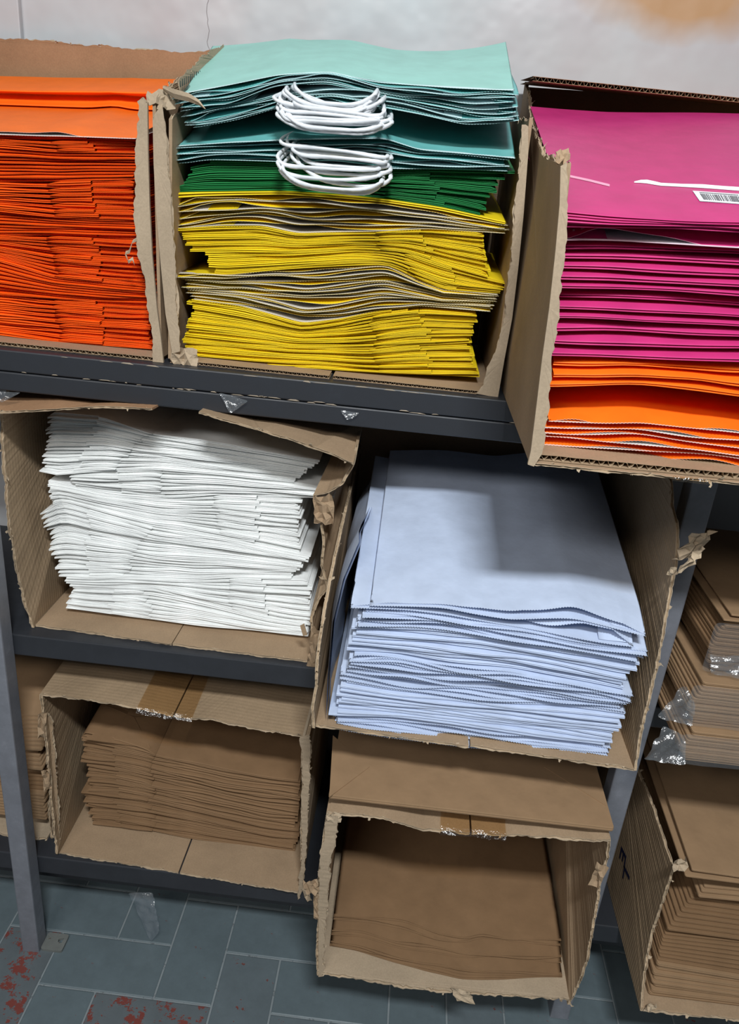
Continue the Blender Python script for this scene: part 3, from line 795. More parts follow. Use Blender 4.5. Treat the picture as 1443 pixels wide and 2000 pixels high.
# --- carton of cool-white bags, middle, jutting out below the pink one
Y5 = 0.870; BK5 = 1.36
c5 = carton('torn-open carton of bluish-white paper bags in the middle of the rack', 0.15, 1.1, Z2)
xs5 = atz(916, 1466, Z2)[0]
panel('bottom', [(-0.080, Y5 + 0.008, Z2 + 0.003), (xs5 - 0.001, Y5, Z2 + 0.003), (xs5, BK5, Z2 + 0.003), (-0.080, BK5, Z2 + 0.003)], TH, c5, (0,), m_card, 61, 0.0014, fray_size=0.004)
panel('bottom', [(xs5 + 0.0015, Y5 + 0.003, Z2 + 0.003), (0.366, Y5 - 0.008, Z2 + 0.003), (0.366, BK5, Z2 + 0.003), (xs5 + 0.003, BK5, Z2 + 0.003)], TH, c5, (0,), m_card, 62, 0.0014, fray_size=0.004)
panel('side', [(-0.081, Y5 + 0.004, Z2 + 0.001), (-0.0845, Y5 + 0.004, 0.73), (-0.0815, Y5 + 0.006, 0.765), (-0.083, Y5 + 0.008, 0.81), (-0.080, Y5 + 0.01, 0.86), (-0.078, 0.93, 0.905), (-0.076, 1.02, 0.93), (-0.076, BK5, 0.96), (-0.080, BK5, Z2 + 0.001)], TH, c5, range(0, 7), m_card, 63, 0.0026, fray_size=0.006)
rt5 = [atx(px, py, 0.366) for px, py in ((1240, 1505), (1250, 1440), (1268, 1365), (1288, 1275), (1304, 1190), (1318, 1115), (1322, 1070), (1322, 1020), (1312, 985), (1312, 945))]
panel('side', [rt5[0]] + rt5[1:] + [(0.366, 1.05, 1.080), (0.366, BK5, 1.084), (0.366, BK5, Z2 + 0.001)], TH, c5, range(0, 10), m_card_z, 64, 0.0030, fray_size=0.007)
panel('back', [(-0.078, BK5, Z2 + 0.006), (0.364, BK5, Z2 + 0.006), (0.364, BK5, 1.08), (-0.076, BK5, 1.0)], TH, c5, (), m_card, 65)
crumple('torn_flap', at(1318, 1095, 0.875), (0.012, -0.004, 0.040), (0.026, 0.008, 0.004), 7, 6, 0.008, m_card_pale, c5, 66)
crumple('torn_flap', at(1314, 1128, 0.872), (0.010, -0.006, 0.030), (0.016, 0.0, 0.018), 6, 5, 0.006, m_torn, c5, 67)
crumple('torn_flap', at(1302, 1122, 0.872), (0.007, -0.002, 0.001), (0.001, -0.002, 0.012), 4, 4, 0.002, m_torn, c5, 68)

# --- carton of brown bags, left of the bottom shelf
Y6 = 1.022; BK6 = 1.385; T6 = 0.590
c6 = carton('closed-top torn carton of brown bags, left of the bottom shelf', -0.33, 1.2, Z3)
xm6 = atz(350, 1707, Z3)[0]
panel('bottom', [(-0.558, Y6 + 0.008, Z3 + 0.003), (xm6 - 0.0015, Y6 - 0.004, Z3 + 0.003), (xm6 + 0.002, BK6, Z3 + 0.003), (-0.558, BK6, Z3 + 0.003)], TH, c6, (0,), m_card_x, 71, 0.0016, fray_size=0.004)
panel('bottom', [(xm6 + 0.0015, Y6 - 0.004, Z3 + 0.003), (-0.101, Y6 - 0.014, Z3 + 0.003), (-0.101, BK6, Z3 + 0.003), (xm6 + 0.005, BK6, Z3 + 0.003)], TH, c6, (0,), m_card_x, 72, 0.0016, fray_size=0.004)
sl6 = [at(px, py, Y6) for px, py in ((111, 1668), (105, 1620), (99, 1560), (94, 1500), (90, 1440), (84, 1400), (80, 1356))]
panel('side', sl6 + [(-0.557, BK6, T6), (-0.560, BK6, Z3 + 0.001)], TH, c6, range(0, 6), m_card_z, 73, 0.0035, fray_size=0.007)
panel('inner_flap', [at(px, py, Y6 + 0.012) for px, py in ((110, 1655), (104, 1560), (97, 1470), (92, 1400), (96, 1392), (104, 1410), (108, 1480), (114, 1560), (118, 1640))], 0.003, c6, range(4, 8), m_card, 74, 0.002, fray_size=0.004)
sr6 = [at(px, py, Y6 - 0.006) for px, py in ((583, 1752), (590, 1690), (588, 1620), (592, 1540), (590, 1480), (593, 1438))]
panel('side', sr6 + [(-0.097, BK6, T6), (-0.097, BK6, Z3 + 0.001)], TH, c6, range(0, 5), m_card_pale, 75, 0.0030, fray_size=0.006)
panel('front_remnant', [at(px, py, Y6 - 0.008) for px, py in ((582, 1756), (590, 1660), (589, 1560), (591, 1470), (585, 1440), (604, 1436), (607, 1480), (602, 1560), (599, 1650), (592, 1735))], TH, c6, range(0, 9), m_card_pale, 76, 0.002, fray_size=0.005)
tf = [at(px, py, Y6) for px, py in ((80, 1357), (160, 1366), (240, 1378), (338, 1398))]
panel('top_flap', tf + [(xm6 + 0.004, BK6, T6 + 0.004), (-0.557, BK6, T6 + 0.002)], TH, c6, (0, 1, 2), m_card_z, 77, 0.0022, fray_size=0.005)
tf2 = [at(px, py, Y6) for px, py in ((341, 1398), (420, 1408), (500, 1424), (604, 1440))]
panel('top_flap', tf2 + [(-0.095, BK6, T6 + 0.002), (xm6 + 0.0075, BK6, T6 + 0.004)], TH, c6, (0, 1, 2), m_card_z, 78, 0.0022, fray_size=0.005)
panel('back', [(-0.557, BK6, Z3 + 0.006), (-0.099, BK6, Z3 + 0.006), (-0.099, BK6, T6), (-0.557, BK6, T6)], TH, c6, (), m_card, 79)
def tape_strip(px0, px1, py0, py1, Yf, parent, dz=0.004, seed=1):
    a = at(px0, py0, Yf); b = at(px1, py1, Yf); k = 9; g = Geo(); r = np.random.RandomState(seed); rows = []
    for off, up in ((0.30, 0.028), (0.12, 0.012), (0.0, dz), (-0.004, dz - 0.002), (-0.007, -0.004)):
        rows.append([a + (b - a) * t + np.array([0, off + r.uniform(-1, 1) * 0.002 * (off < 0.01), up + r.uniform(-1, 1) * 0.0012 * (off < 0.01)]) for t in np.linspace(0, 1, k)])
    g.grid(np.array(rows)); o = g.build('packing_tape', [m_tape]); at_parent(o, parent); return o
tape_strip(268, 376, 1384, 1402, Y6 - 0.002, c6, 0.0035, 4)
crumple('torn_tab', at(597, 1758, Y6 - 0.012), (-0.010, 0, 0.03), (0.012, -0.004, 0.004), 5, 4, 0.004, m_torn, c6, 81)
crumple('torn_tab', at(74, 1440, Y6 - 0.004), (0.014, 0.004, 0), (0.004, 0.0, 0.050), 4, 6, 0.006, m_card, c6, 82)
crumple('torn_tab', at(86, 1545, Y6 - 0.004), (0.012, 0.004, 0), (0.0, 0.0, 0.050), 4, 6, 0.006, m_card, c6, 83)

# --- carton holding a few large brown bags, lower middle, jutting out
Y7 = 0.866; BK7 = 1.30; T7 = 0.560
c7 = carton('torn carton with a few large brown bags, lowest in the middle', 0.16, 1.05, Z3)
panel('bottom', [(-0.046, Y7 - 0.006, Z3 + 0.003), (0.15, Y7 - 0.012, Z3 + 0.003), (0.368, Y7 + 0.002, Z3 + 0.003), (0.372, BK7, Z3 + 0.003), (-0.046, BK7, Z3 + 0.003)], 0.006, c7, (0, 1), m_card_pale, 91, 0.0030, fray_size=0.008)
l7 = [at(px, py, Y7) for px, py in ((622, 1906), (619, 1860), (622, 1800), (620, 1750), (626, 1690), (632, 1640), (640, 1588))]
panel('side', l7 + [(-0.046, BK7, T7), (-0.046, BK7, Z3 + 0.001)], TH, c7, range(0, 6), m_card, 92, 0.0035, fray_size=0.007)
panel('front_remnant', [at(px, py, Y7 - 0.003) for px, py in ((622, 1906), (630, 1905), (634, 1840), (640, 1760), (644, 1690), (655, 1640), (660, 1592), (640, 1586), (632, 1640), (624, 1700), (622, 1790))], 0.004, c7, range(1, 10), m_card_pale, 93, 0.0026, fray_size=0.006)
r7 = [at(px, py, Y7) for px, py in ((1110, 1962), (1128, 1930), (1145, 1880), (1156, 1820), (1168, 1760), (1170, 1730), (1184, 1680), (1190, 1640))]
panel('side', r7 + [(0.363, BK7, T7 + 0.004), (0.372, BK7, Z3 + 0.001)], TH, c7, range(0, 7), m_card, 94, 0.0035, fray_size=0.008)
xm7 = atz(919, 1578, T7)[0]
t7 = [at(px, py, Y7) for px, py in ((643, 1588), (700, 1592), (760, 1602), (820, 1620), (870, 1622), (917, 1628))]
panel('top_flap', t7 + [(xm7, BK7, T7 + 0.010), (-0.047, BK7, T7 + 0.008)], 0.005, c7, range(0, 5), m_card, 95, 0.0020, fray_size=0.005)
t72 = [at(px, py, Y7) for px, py in ((921, 1628), (980, 1632), (1060, 1634), (1120, 1640), (1160, 1644), (1192, 1640))]
panel('top_flap', t72 + [(0.363, BK7, T7 + 0.010), (xm7 + 0.002, BK7, T7 + 0.010)], 0.005, c7, range(0, 5), m_card, 96, 0.0020, fray_size=0.005)
panel('back', [(-0.045, BK7, Z3 + 0.006), (0.371, BK7, Z3 + 0.006), (0.362, BK7, T7 + 0.004), (-0.046, BK7, T7 + 0.002)], TH, c7, (), m_card, 97)
tape_strip(860, 988, 1618, 1630, Y7 - 0.002, c7, 0.0035, 9)
crumple('torn_tab', at(592, 1722, Y7 - 0.006), (0.022, 0.004, 0.002), (0.006, -0.002, -0.024), 6, 5, 0.005, m_card, c7, 98)
crumple('torn_tab', at(612, 1745, Y7 - 0.004), (0.010, 0.002, 0), (0.004, 0, -0.055), 4, 8, 0.004, m_card, c7, 99)
crumple('torn_tab', at(640, 1590, Y7 - 0.006), (0.020, 0.004, 0), (0.000, 0, -0.016), 5, 4, 0.004, m_torn, c7, 100)
crumple('torn_tab', at(880, 1930, Y7 - 0.012), (0.030, 0.0, -0.002), (0.012, -0.004, -0.022), 5, 5, 0.003, m_torn, c7, 101)
crumple('torn_tab', at(1168, 1740, Y7 - 0.006), (-0.012, 0.01, 0.002), (0.004, 0, 0.045), 4, 6, 0.006, m_card, c7, 102)

# --- carton of brown bags at the lower right corner
c8 = carton('open-topped carton of brown bags in the lower right corner', 0.66, 1.05, Z3)
s8 = [(0.4825, 0.866, Z3 + 0.001)] + [atx(px, py, 0.4825) for px, py in ((1258, 1900), (1272, 1830), (1290, 1772), (1306, 1725), (1316, 1692), (1303, 1660), (1292, 1625), (1280, 1585), (1266, 1550), (1250, 1515))]
BK8 = 1.30
panel('side', s8 + [(0.4825, BK8, 0.50), (0.4825, BK8, Z3 + 0.001)], TH, c8, range(0, 11), m_card_z, 111, 0.0026, fray_size=0.006)
panel('bottom', [(0.4825, 0.866, Z3 + 0.003), (0.95, 0.872, Z3 + 0.003), (0.95, BK8, Z3 + 0.003), (0.4825, BK8, Z3 + 0.003)], 0.0055, c8, (0,), m_card, 112, 0.0028, fray_size=0.007)
panel('side', [(0.95, 0.872, Z3 + 0.001), (0.95, BK8, Z3 + 0.001), (0.95, BK8, 0.50), (0.95, 0.88, 0.49)], TH, c8, (2,), m_card_z, 113)
panel('back', [(0.485, BK8, Z3 + 0.006), (0.948, BK8, Z3 + 0.006), (0.948, BK8, 0.5), (0.485, BK8, 0.5)], TH, c8, (), m_card, 114)
crumple('torn_corner', at(1312, 1698, 0.882), (0.020, 0.004, 0.000), (0.000, -0.002, 0.020), 5, 5, 0.007, m_card_pale, c8, 115)
crumple('torn_corner', at(1256, 1976, 0.862), (0.016, 0.004, 0.0), (0.002, 0.0, 0.016), 5, 4, 0.005, m_torn, c8, 116)
fr8 = [(0.487, 0.868, Z3 + 0.006)] + [atx(px, py, 0.487) for px, py in ((1266, 1900), (1278, 1840), (1294, 1780), (1312, 1722))]
# stamped letters EL on the side, reading along the board
def letter(strokes, origin, u, v, size, parent, mat):
    g = Geo(); origin, u, v = map(np.array, (origin, u, v))
    for (a0, b0, a1, b1) in strokes:
        g.poly([origin + (u * a0 + v * b0) * size, origin + (u * a1 + v * b0) * size, origin + (u * a1 + v * b1) * size, origin + (u * a0 + v * b1) * size])
    o = g.build('stamped_letter', [mat]); at_parent(o, parent); return o
XL8 = 0.4825 - TH / 2 - 0.0006
E_ = [(0, 0, .2, 1), (.2, 0, .7, .18), (.2, .41, .6, .59), (.2, .82, .7, 1)]
L_ = [(0, 0, .2, 1), (.2, 0, .7, .18)]
pE = atx(1213, 1652, XL8); pL = atx(1219, 1690, XL8)
letter(E_, (XL8, pE[1], pE[2]), (0, -0.25, -0.97), (0, -0.97, 0.25), 0.034, c8, m_blue_ink)
letter(L_, (XL8, pL[1], pL[2]), (0, -0.25, -0.97), (0, -0.97, 0.25), 0.034, c8, m_blue_ink)

# --- carton at the far left of the bottom shelf, behind the post
c9 = carton('carton of brown bags behind the grey post, far left of the bottom shelf', -0.8, 1.2, Z3)
panel('bottom', [(-1.0, 1.050, Z3 + 0.003), (-0.588, 1.058, Z3 + 0.003), (-0.588, 1.37, Z3 + 0.003), (-1.0, 1.37, Z3 + 0.003)], 0.005, c9, (0,), m_card_pale, 121, 0.003, fray_size=0.007)
panel('side', [(-0.5815, 1.062, Z3 + 0.001), (-0.5815, 1.37, Z3 + 0.001), (-0.5815, 1.37, 0.46), (-0.5815, 1.064, 0.30)], 0.003, c9, (2, 3), m_card, 122, 0.003)
panel('back', [(-1.0, 1.372, Z3 + 0.006), (-0.59, 1.372, Z3 + 0.006), (-0.59, 1.372, 0.5), (-1.0, 1.372, 0.5)], TH, c9, (), m_card, 123)
panel('side', [(-1.0, 1.05, Z3 + 0.001), (-1.0, 1.37, Z3 + 0.001), (-1.0, 1.37, 0.5), (-1.0, 1.06, 0.45)], TH, c9, (2,), m_card, 124)

# ------------------------------------------------------------------ the bags
# orange stack, top shelf left
so = Stack(1.078, [(0, 655), (100, 666), (200, 675), (295, 682)], 'orange bags in the left carton', 'orange', (0.0, 0))
W_ = 'the orange stack, '
XL = -330
def OB(n, top, fl, where, sl, xr, **k):
    f = None if fl is None else (1, fl[0], fl[1], fl[2], fl[3])
    so.bundle('side', n, top, (XL, XL), xr, 0.28, MB_ORANGE, where, sl, f, puff=0.0 if f else 0.8, **k)
OB(9, [(0, 576), (104, 583), (201, 590), (293, 592)], (112, 100, 196, 192), 'lowest doubled bundle of the left orange stack', 0.01, (294, 292), flapjit=0.012)
OB(8, [(0, 511), (104, 543), (200, 553), (292, 561)], None, 'lowest plain bundle of the left orange stack', 0.03, (290, 290))
OB(12, [(0, 455), (97, 455), (185, 458), (268, 461)], (104, 92, 192, 182), 'thickest doubled bundle of the left orange stack', 0.06, (284, 268))
OB(7, [(0, 414), (108, 425), (190, 428), (266, 430)], None, 'middle plain bundle of the left orange stack', 0.08, (268, 266))
OB(7, [(0, 356), (90, 355), (180, 353), (263, 351)], (106, 88, 190, 178), 'upper doubled bundle of the left orange stack', 0.11, (266, 263))
OB(9, [(0, 290), (115, 298), (200, 299), (266, 300)], None, 'upper plain bundle of the left orange stack', 0.14, (264, 266))
OB(4, [(0, 262), (90, 266), (180, 267), (268, 269)], (112, 86, 180, 170), 'topmost doubled bundle of the left orange stack', 0.17, (267, 268))
so.bundle('mouth', 1, [(0, 250), (60, 252), (120, 247), (160, 256), (270, 259)], (XL, XL), (271, 271), 0.27, MB_ORANGE_W, '', 0.21, Y=1.072,
          label='orange paper bag with its white-lined mouth showing, on top of the left stack', last_rows=4, minh=0.006)
so.bundle('side', 1, [(0, 238), (120, 239), (270, 243)], (XL, XL), (270, 270), 0.10, MB_ORANGE_W, '', 0.30, Y=1.27, jx=0, label='orange paper bag pushed back against the carton wall, top of left stack', minh=0.006)

# yellow, green and teal stack, top shelf centre
sc = Stack(1.070, [(360, 705), (500, 717), (757, 732), (945, 738)], 'yellow bags in the centre carton', 'yellow', (0.0, 0))
YS = 'of the yellow stack'
sc.bundle('side', 10, [(357, 662), (560, 680), (724, 683), (800, 676), (918, 670)], (384, 357), (945, 918), 0.28, MB_YELLOW, 'the lowest folded bundle ' + YS, 0.02, (1, 745, 722, 855, 830))
sc.bundle('side', 11, [(368, 596), (470, 612), (591, 640), (670, 628), (731, 615), (825, 605), (924, 612)], (357, 378), (926, 936), 0.28, MB_YELLOW, 'the second folded bundle ' + YS, 0.03, (1, 742, 724, 850, 826))
sc.bundle('side', 2, [(368, 583), (470, 596), (591, 632), (670, 622), (731, 611), (825, 602), (924, 608)], (368, 370), (800, 760), 0.28, MB_YELLOW, 'the creased pair under the large open-mouthed bundle', 0.03)
sc.bundle('mouth', 11, [(349, 532), (445, 536), (560, 526), (660, 520), (757, 517), (820, 548), (890, 574), (965, 604)], (372, 350), (958, 968), 0.27, MB_YELLOW, 'the large open-mouthed bundle ' + YS, 0.05, wav=0.45, freq=3.0, gus=0.10, gap=0.62, gapvar=0.35)
sc.group = 'yellow bags in the centre carton'
sc.bundle('side', 6, [(376, 492), (560, 493), (700, 486), (790, 492), (880, 522), (989, 552)], (420, 400), (984, 990), 0.28, MB_YELLOW, 'slanting lower half of the middle folded bundle', 0.07, (1, 812, 785, 905, 890))
sc.bundle('side', 8, [(342, 446), (430, 440), (513, 440), (581, 457), (737, 452), (835, 446), (945, 453)], (376, 344), (968, 946), 0.28, MB_YELLOW, 'upper half of the middle folded bundle', 0.09, (1, 745, 736, 850, 820))
sc.bundle('mouth', 5, [(345, 388), (390, 384), (560, 380), (660, 387), (752, 396), (860, 412), (991, 440)], (345, 342), (992, 992), 0.27, MB_YELLOW, 'the open-mouthed bundle under the green bags', 0.11, wav=0.45, freq=3.0, gus=0.08, gap=0.62, gapvar=0.35)
sc.bundle('side', 1, [(345, 376), (386, 375), (560, 373), (660, 380), (752, 389), (860, 404), (991, 433)], (345, 345), (992, 992), 0.28, MB_YELLOW, '', 0.12, label='single yellow paper bag directly under the green bags')
sc.group = 'green bags in the centre carton'
sc.bundle('side', 7, [(358, 330), (409, 318), (544, 322), (700, 331), (768, 336), (880, 338), (985, 340)], (350, 372), (952, 985), 0.28, MB_GREEN, 'the bundle between teal and yellow bags', 0.15, (1, 758, 745, 868, 850), colour='dark green', step=0.0012)
sc.bundle('side', 1, [(365, 318), (409, 311), (544, 315), (768, 328), (880, 330), (1005, 334)], (412, 412), (1006, 1006), 0.28, MB_GREEN, '', 0.16, label='dark green paper bag lying on top of the green bundle', last_rows=3)
sc.group = 'teal bags in the centre carton'
t1 = sc.bundle('mouth', 4, [(347, 284), (456, 275), (560, 270), (752, 268), (820, 290), (976, 303)], (352, 350), (1000, 990), 0.27, MB_TEAL, 'the lower bundle with dangling white handles', 0.19, wav=0.35, freq=3.0, colour='teal', Y=1.062)
t1 += sc.bundle('mouth', 1, [(347, 279), (400, 273), (456, 268), (560, 262), (752, 262), (820, 284), (976, 298)], (350, 350), (1000, 1000), 0.27, MB_TEAL, '', 0.33, label='teal paper bag closing the top of the lower teal bundle', Y=1.060, last_rows=3)
sc.low = curve_px([(378, 247), (470, 230), (544, 208), (640, 196), (742, 203), (820, 218), (908, 240), (970, 238), (1020, 229)], 1.07, 0.008)
sc.sl = 0.21
t2 = sc.bundle('mouth', 8, [(355, 180), (456, 162), (549, 143), (638, 138), (742, 158), (872, 166), (1002, 172)], (380, 352), (1016, 1006), 0.27, MB_TEAL, 'the upper bundle with dangling white handles', 0.24, wav=0.75, freq=3.5, colour='teal', Y=1.050, gus=0.09, lip=0.002, gap=0.75, gapvar=0.5)
t2 += sc.bundle('mouth', 1, [(355, 175), (456, 157), (549, 137), (638, 132), (742, 153), (872, 161), (1002, 167)], (360, 360), (1003, 1003), 0.26, MB_TEAL_TOP, '', 0.30, label='pale teal paper bag spread over the top of the centre carton', last_rows=5, Y=1.052, jx=0)
# the top sheet curls up behind: lift its far corners
o = t2[-1][0]; me = o.data; ox, oy, oz = o.location
for v in me.vertices:
    X = v.co.x + ox; Yv = v.co.y + oy
    d = max(0.0, Yv - 1.08) / 0.25
    v.co.z += 0.022 * d * ((X + 0.06) / 0.16) ** 2 * (1.0 if X > -0.06 else 0.30) - 0.006 * d
    v.co.x -= (0.03 * d if X < -0.2 else 0)

# handles of the teal bags: twisted white paper cords hanging out of the mouths
def handle(bag, xa, za, xb, zb, droop, bulge, out, shift, seed, Yb, free=False):
    r = random.Random(seed); n = 30; pts = []
    for i in range(n):
        t = i / (n - 1); a = math.pi * t
        s_ = math.sin(a); x = xa + (xb - xa) * t
        side = -math.copysign(abs(math.cos(a)) ** 0.62, math.cos(a))
        x = (xa + xb) / 2 + side * (xb - xa) / 2 * (1 + bulge * s_ ** 0.6) + shift * s_
        y = Yb + 0.035 - (0.035 + out) * min(1, s_ * 1.7) ** 0.8
        z = za + (zb - za) * t - droop * (s_ ** 0.62) + 0.003 * math.sin(3 * a + seed) * s_
        pts.append((x, y, z))
    if free: pts = pts[:-5]
    org = bag.location
    g = Geo(); tube(g, np.array(pts) - np.array(org), 0.0025, 8)
    o = g.build('handle', [m_cord], bag, True); o['label'] = 'white twisted paper cord handle'
    return o
zt2 = lambda py, px=650: at(px, py, 1.05)[2]
rh = random.Random(4)
for i, (bag, slot, x0, x1, yf) in enumerate(t2):
    f = i / (len(t2) - 1)
    xa = at(572 + rh.uniform(-8, 14), 190, 1.05)[0]; xb = at(736 + rh.uniform(-10, 12), 190, 1.05)[0]
    za = zt2(206 - 62 * f)
    for h in range(2):
        low = zt2(256 - 52 * (2 * i + h) / 17 + rh.uniform(-3, 3))
        handle(bag, xa + rh.uniform(-.004, .004), za, xb + rh.uniform(-.004, .004), za + rh.uniform(-.004, .004), max(0.012, za - low), 0.10 + 0.50 * (1 - f) * rh.uniform(0.6, 1.1), 0.014 + 0.016 * (1 - f) + 0.006 * h + rh.uniform(0, .005), rh.uniform(-.016, .018), i * 7 + h, 1.05)
for i, (bag, slot, x0, x1, yf) in enumerate(t1):
    f = i / (len(t1) - 1)
    xa = at(572 + rh.uniform(-10, 14), 270, 1.06)[0]; xb = at(738 + rh.uniform(-8, 12), 270, 1.06)[0]
    za = at(650, 290 - 30 * f, 1.06)[2]
    for h in range(2):
        low = at(650, 364 - 72 * (2 * i + h) / 9 + rh.uniform(-3, 3), 1.06)[2]
        handle(bag, xa + rh.uniform(-.004, .004), za, xb + rh.uniform(-.004, .004), za - 0.008, max(0.012, za - low), 0.25 + 0.35 * rh.random(), 0.018 + 0.014 * (1 - f) + 0.007 * h, 0.006 + rh.uniform(-.018, .014), 100 + i * 7 + h, 1.06, free=(h == 1))

# pink and orange stack, top shelf right
XR = 1850
sp_ = Stack(0.790, [(1060, 882), (1200, 893), (1443, 914)], 'orange bags in the deep right-hand carton', 'orange', (0.0, 0))
PS = 'of the pink bag carton'
sp_.bundle('mouth', 5, [(1064, 826), (1180, 828), (1250, 826), (1340, 838), (1443, 850)], (1060, 1066), (XR, XR), 0.50, MB_ORANGE_W, 'the open-mouthed bundle ' + PS, 0.02, wav=0.35, freq=2.8, minh=0.004, gap=0.08, gapvar=0.45, lip=0.0012)
sp_.bundle('mouth', 1, [(1068, 804), (1190, 800), (1240, 800), (1340, 812), (1443, 826)], (1068, 1068), (XR, XR), 0.50, MB_ORANGE_W, '', 0.05, gap=0.06, gapvar=0.3, lip=0.0012, label='wide-open orange paper bag under the plain orange ones, deep right carton')
sp_.low = Curve(sp_.low.g, sp_.low.z + 0.026)
sp_.sl = 0.02
sp_.bundle('side', 3, [(1084, 697), (1250, 703), (1443, 709)], (1078, 1082), (XR, XR), 0.50, MB_ORANGE_W, 'the plain trio under the pink bags', 0.05, step=0.002, Y=0.79, puff=0.95)
sp_.group = 'pink bags in the deep right-hand carton'
sp_.bundle('side', 6, [(1098, 570), (1200, 572), (1330, 578), (1443, 586)], (1084, 1094), (XR, XR), 0.50, MB_PINK, 'the lower, evenly stepped bundle', 0.10, step=0.004, Y=0.79, colour='pink', wav=0.12, freq=2.5, puff=1.0)
sp_.bundle('side', 5, [(1100, 478), (1200, 480), (1330, 486), (1443, 492)], (1094, 1100), (XR, XR), 0.48, MB_PINK, 'the shadowed upper bundle', 0.16, step=0.002, Y=0.805, colour='pink', wav=0.12, freq=2.5, puff=0.8)
sp_.bundle('mouth', 1, [(1102, 447), (1200, 448), (1330, 450), (1443, 458)], (1102, 1102), (XR, XR), 0.46, MB_PINK, '', 0.20, label='pink paper bag with its white lining showing near the top', teeth=False, Y=0.806)
pt_ = sp_.bundle('side', 3, [(1106, 412), (1200, 420), (1330, 430), (1443, 432)], (1104, 1106), (XR, XR), 0.46, MB_PINK, 'the topmost pink bags', 0.285, Y=0.792, colour='pink', last_rows=4, minh=0.003)
# bar-code sticker and the slit on the top pink bag
top = pt_[-1][0]; slot = pt_[-1][1]
z0 = float(slot.z(0.27, 0.80, 0.955)); s0 = slot.sh
def on_pink(px, py, lift=0.0008):
    p = atp(px, py, z0, 0.80, s0)
    for _ in range(8):
        zz = float(slot.z(p[0], p[1], 0.945)); p = atp(px, py, zz, p[1], s0)
    return p + np.array([0, 0, lift])
org = np.array(top.location)
g = Geo(); q = [on_pink(*p) for p in ((1352, 374), (1470, 382), (1478, 402), (1366, 394))]; g.poly(q); g.poly([p - np.array([0, 0, .0004]) for p in q][::-1])
st_ = g.build('price_sticker', [m_white], top, origin=org); st_['label'] = 'white bar-code sticker'
g = Geo(); r_ = np.random.RandomState(3); u = 0.09
def qp(a, b): return (q[0] * (1 - a) + q[1] * a) * (1 - b) + (q[3] * (1 - a) + q[2] * a) * b + np.array([0, 0, .0003])
while u < 0.93:
    w_ = r_.choice([0.008, 0.014, 0.02]); g.poly([qp(u, .28), qp(u + w_, .28), qp(u + w_, .86), qp(u, .86)]); u += w_ + r_.choice([0.008, 0.014, 0.022])
u = 0.10
while u < 0.75:
    g.poly([qp(u, .12), qp(u + .018, .12), qp(u + .018, .21), qp(u, .21)]); u += .026
g.build('bar_code', [m_grey_ink], st_, origin=org)
g = Geo(); a_ = [(1238, 357.5, 0.2), (1250, 357.3, 0.9), (1262, 358, 1.2), (1276, 360.5, 1.1), (1290, 363, 0.9), (1330, 365, 0.9), (1370, 367, 1.2), (1410, 370, 1.1), (1450, 373, 1.2), (1500, 378, 1.2)]
g.grid(np.array([[on_pink(x, y - h_, .0012 + .0015 * h_) for x, y, h_ in a_], [on_pink(x, y + h_, .0006) for x, y, h_ in a_]]))
g.build('handle_slit', [m_white], top, origin=org)
g = Geo(); g.grid(np.array([[on_pink(x, y, .0016) for x, y in ((1113, 345), (1150, 353), (1190, 363))], [on_pink(x, y + 2.2, .0005) for x, y in ((1113, 345), (1150, 353), (1190, 363))]]))
g.build('crease', [m_crease], top, origin=org)

# white stack, middle shelf left
sw = Stack(1.090, [(125, 1186), (279, 1207), (440, 1226), (599, 1241)], 'white bags on the middle shelf', 'white', (0.0, 0))
WS = 'of the white stack'
DW = 0.26
sw.bundle('side', 7, [(137, 1149), (299, 1154), (444, 1190), (520, 1208), (599, 1222)], (128, 138), (602, 600), DW, MB_WHITE, 'the lowest bundle ' + WS + ', folded left', 0.0, (-1, 296, 282, 218, 214))
sw.bundle('side', 9, [(122, 1132), (250, 1128), (380, 1134), (449, 1130), (599, 1131)], (136, 128), (612, 606), DW, MB_WHITE, 'the second bundle ' + WS + ', folded right', 0.0, (1, 452, 442, 522, 516))
sw.bundle('side', 15, [(80, 1000), (120, 980), (240, 1014), (299, 1030), (434, 1050), (606, 1086)], (104, 82), (568, 608), DW, MB_WHITE, 'the thick middle bundle ' + WS + ', folded left', 0.0, (-1, 238, 292, 158, 176))
sw.bundle('side', 11, [(90, 940), (200, 962), (324, 974), (424, 968), (589, 973)], (96, 94), (588, 590), DW, MB_WHITE, 'the fourth bundle ' + WS + ', folded right', 0.0, (1, 432, 416, 506, 502))
sw.bundle('side', 7, [(75, 930), (175, 922), (299, 916), (420, 926), (574, 942), (655, 956)], (150, 130), (655, 640), DW, MB_WHITE, 'the fifth bundle ' + WS + ', folded left', 0.02, (-1, 316, 310, 236, 228))
sw.bundle('side', 15, [(70, 820), (100, 804), (200, 812), (289, 842), (450, 866), (624, 898)], (72, 96), (576, 622), DW, MB_WHITE, 'the top bundle ' + WS + ', curling left', 0.03, (-1, 222, 296, 142, 196), sig=0.006)

